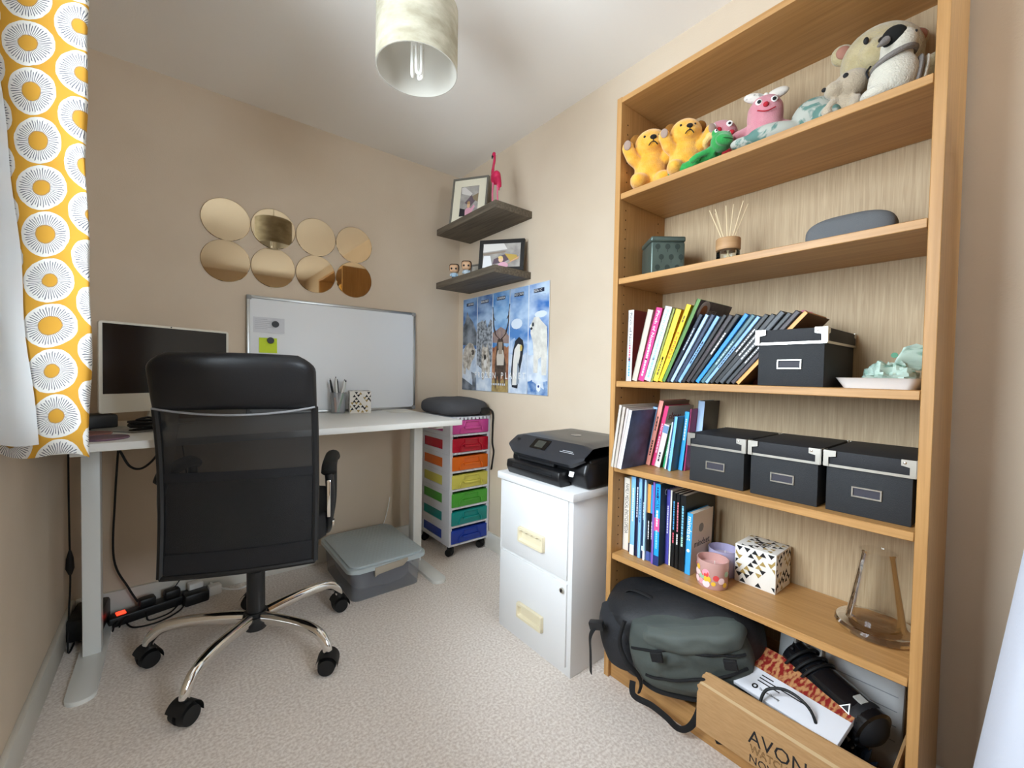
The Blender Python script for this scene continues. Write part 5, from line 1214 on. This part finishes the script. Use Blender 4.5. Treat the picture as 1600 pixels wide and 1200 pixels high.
b = B(); b.tube(curve([(-.06,.02,.11), (-.05,.06,.135), (-.02,.12,.135), (.0,.16,.10)], 6), .008, 8, flat=.4); b.build('grab_handle', WEB, body)

# ---------------------------------------------------------------- cardboard carton and its contents
CRD = mat('brown_cardboard', '#A98357', .85, c2='#B48E62', vs=30, stretch=(1,1,6), bump=.1, bs=90)
cx0, cx1, cy0, cy1, ch_ = 1.118, 1.425, .158, .560, .166
ct = thing('cardboard_carton', 'open brown cardboard carton with black lettering in the bottom of the bookcase', 'carton', (cx0, cy0, Z0))
W = cy1-cy0; D = cx1-cx0
B().box((0,0,0), (.005,W,ch_)).build('front_panel', CRD, ct); B().box((D-.005,0,0), (D,W,ch_)).build('rear_panel', CRD, ct)
B().box((.005,0,0), (D-.005,.005,ch_)).build('end_panel', CRD, ct); B().box((.005,W-.005,0), (D-.005,W,ch_)).build('end_panel', CRD, ct)
B().box((.005,.005,0), (D-.005,W-.005,.004)).build('base_panel', CRD, ct)
b = B(); b.prism([(0,.112),(W,.126),(W,.134),(0,.122)], .0008, -.0002, frame((0,0,0), (0,1,0), (0,0,1))); b.build('packing_tape', mat('clear_tape', '#C9AE86', .15), ct)
FT = lambda s, z: frame((-.0006, s, z), (0,-1,0), (0,0,1))
text('AVON', .05, INK, ct, FT(.205, .068), fit=.125); text('WATCH ME', .026, mat('outline_print', '#7A5A34', .8), ct, FT(.205, .040), fit=.118, outline=.0005); text('NOW', .028, INK, ct, FT(.232, .014), fit=.066)
# university book: white cover with red textile photo
ob = thing('course_book', 'white course book with red textile photo lying on top of the carton', 'book', (1.176, .532, Z0+.139))
ob.rotation_euler = (R(-2), R(-19), R(-9))
B().box((0,-.285,0), (.15,0,.012), .001).build('cover', mat('white_cover_card', '#DDDDE2', .5), ob)
B().box((.002,-.283,.002), (.151,-.002,.010)).build('pages', PAGES, ob)
b = B(); b.poly([(.075,-.05,.0126), (.15,-.05,.0126), (.15,-.285,.0126), (.075,-.285,.0126)]); b.build('textile_photo', mat('red_textile_print', '#8A1E1A', .6, c2='#C08A5A', vs=60, stretch=(1,2,1), detail=5, lo=.45, hi=.58), ob)
for k, (xx, l_) in enumerate(((.062, .03), (.052, .12), (.042, .055))): B().box((xx-.0015, -.09-l_, .0122), (xx+.0015, -.09, .0127)).build('text_line', INK, ob)
text('The Open University', .009, INK, ob, frame((.022, -.105, .0128), (0,-1,0), (1,0,0)), align='LEFT', fit=.05)
b = B(); b.lathe([(.0035,.0128),(.0075,.0128)], (.022,-.094,0), 18); b.build('university_logo', INK, ob)
# long black appliance
ap = thing('black_appliance', 'long glossy black appliance with white stickers lying across the carton', 'appliance', (1.335, .405, Z0+.205))
P0 = V((0,0,0)); P1 = V((1.240, .205, Z0+.158))-V((1.335,.405,Z0+.205)); dr_ = (P1-P0).normalized(); T = frame(P0, dr_, V((0,0,1)).cross(dr_))
LN = (P1-P0).length
APB = mat('glossy_black_shell', '#101114', .18, coat=.5)
def shell(u, v):
    t_ = 2*PI*u; x = LN*v; k = 1 if .04 < v < .96 else math.sqrt(max(.05, 1-((.04-v if v < .5 else v-.96)/.045)**2))
    r_ = (.037+.012*v)*k
    return T @ V((x, r_*math.cos(t_)*1.08, r_*math.sin(t_)))
b = B(); b.grid(shell, 32, 30, cu=True); bd = b.build('shell', APB, ap, sharp=50)
b = B(); b.sph(T @ V((LN-.030,0,0)), (.044,.0525,.0485), T.to_3x3().to_4x4(), 24, 14); b.build('end_cap', mat('matt_black_cap', '#17171A', .7), bd)
b = B(); b.box((.0,.030,-.03), (LN-.06,.054,.0), .006, 2, T); b.build('side_rail', BLK, bd)
def on(xv, ang_): r_ = (.037+.012*xv/LN)+.0022; a = R(ang_); return frame(T @ V((xv, r_*math.cos(a)*1.08, r_*math.sin(a))), T.to_3x3() @ V((1,0,0)), T.to_3x3() @ V((0,math.sin(a),-math.cos(a))))
Q = on(LN*.80, 95); s1 = B().prism([(-.010,-.010),(.010,-.010),(.010,.010),(-.010,.010)], -.003, .0005, Q).build('sticker', mat('silver_sticker', '#A9A8A2', .4), bd)
Q = on(LN*.80, 140); s2 = B().prism([(-.012,-.009),(.012,-.009),(0,.012)], -.003, .0005, Q).build('warning_sticker', WPR, bd)
B().prism([(-.008,-.0065),(.008,-.0065),(0,.0075)], .0004, .0008, Q).build('warning_mark', INK, s2)
for k, xv in enumerate((.03, .055, .075)):
    b = B(); b.tube([T @ V((xv+.012*math.sin(a), .050*math.cos(a), .045*math.sin(a))) for a in [2*PI*j/24 for j in range(24)]], .0038, 8, True); b.build('wrapped_lead', RUB, bd)
b = B(); b.tube(curve([T @ V((.02,-.03,.035)), T @ V((-.01,.03,.02)), T @ V((.02,.075,-.03)), T @ V((.07,.07,-.03)), T @ V((.09,.052,.0))], 7), .0035, 8); b.build('loose_lead', RUB, bd)
tag(B().tube(curve([(1.135,.41,Z0+.15), (1.15,.40,Z0+.185), (1.165,.36,Z0+.20), (1.16,.31,Z0+.185), (1.15,.285,Z0+.12), (1.15,.28,Z0+.05)], 7), .0035, 8).build('black_lead', RUB), 'loop of black lead over the front of the white course book', 'cable')
# dark plastic bag, papers and coil at the back of the carton
tag(B().grid(crumple(.075, .07, .10, 2.2, .4, 1.8), 44, 18, cu=True).build('plastic_bag', mat('dark_navy_plastic', '#14181F', .12), None, (1.215, .255, Z0+.0045), sharp=20), 'crumpled dark navy plastic bag at the right end of the carton', 'bag')
o = thing('printed_sheets', 'grey printed papers standing at the back of the bottom bay', 'paper', (1.352, .162, Z0+.005)); 
for k in range(3):
    b = B(); b.grid(lambda u, v: (.02*k*.4+.05*v+.004*math.sin(4*u+k), .02+.27*u, .005+.235*v-.02*k), 10, 6); s_ = b.build('sheet', mat('grey_sheet', '#BFC0C0', .8), o, solid=.0005)
    if k == 0:
        for j in range(5):
            b = B(); b.poly([(.05*(.3+.14*j)-.001, .03, .005+.235*(.3+.14*j)), (.05*(.3+.14*j)-.001, .27, .005+.235*(.3+.14*j)), (.05*(.305+.14*j)-.001, .27, .005+.235*(.31+.14*j)), (.05*(.305+.14*j)-.001, .03, .005+.235*(.31+.14*j))]); b.build('ruled_line', mat('grid_grey', '#8E9094', .8), s_)
b = B()
for k in range(5): b.tube(curve([(.0+.006*k, .03*math.cos(a), .05*math.sin(a)) for a in (0,1.05,2.1,3.14,4.2,5.25)], 5, True), .0032, 6, True)
tag(b.build('wire_coil', mat('grey_flex', '#9A9A98', .5), None, (1.325, .365, Z0+.245)), 'coil of pale grey wire behind the black appliance', 'cable')

# ---------------------------------------------------------------- pale cloth at right edge, unseen top raised to shade the wall
PBL = mat('pale_blue_white_cloth', '#D8DEEC', .85, bump=.15, bs=120)
def drape(u, v):
    a = 2*PI*u; z = 1.65*(1-v)
    r_ = (.372-.108*z)*(1+.04*math.sin(7*a+1.2)*v+.015*math.sin(13*a))
    if v < .04: r_ *= (v/.04)**.5
    return (1.17+r_*.85*math.cos(a), -.285+r_*math.sin(a), z+.004)
b = B(); b.grid(drape, 72, 30, cu=True)
tag(b.build('cloth_light_blocker', PBL, None, sharp=180), 'pale bluish white fabric at the right edge, extended upward unseen to shade the wall by the bookcase', 'cloth')
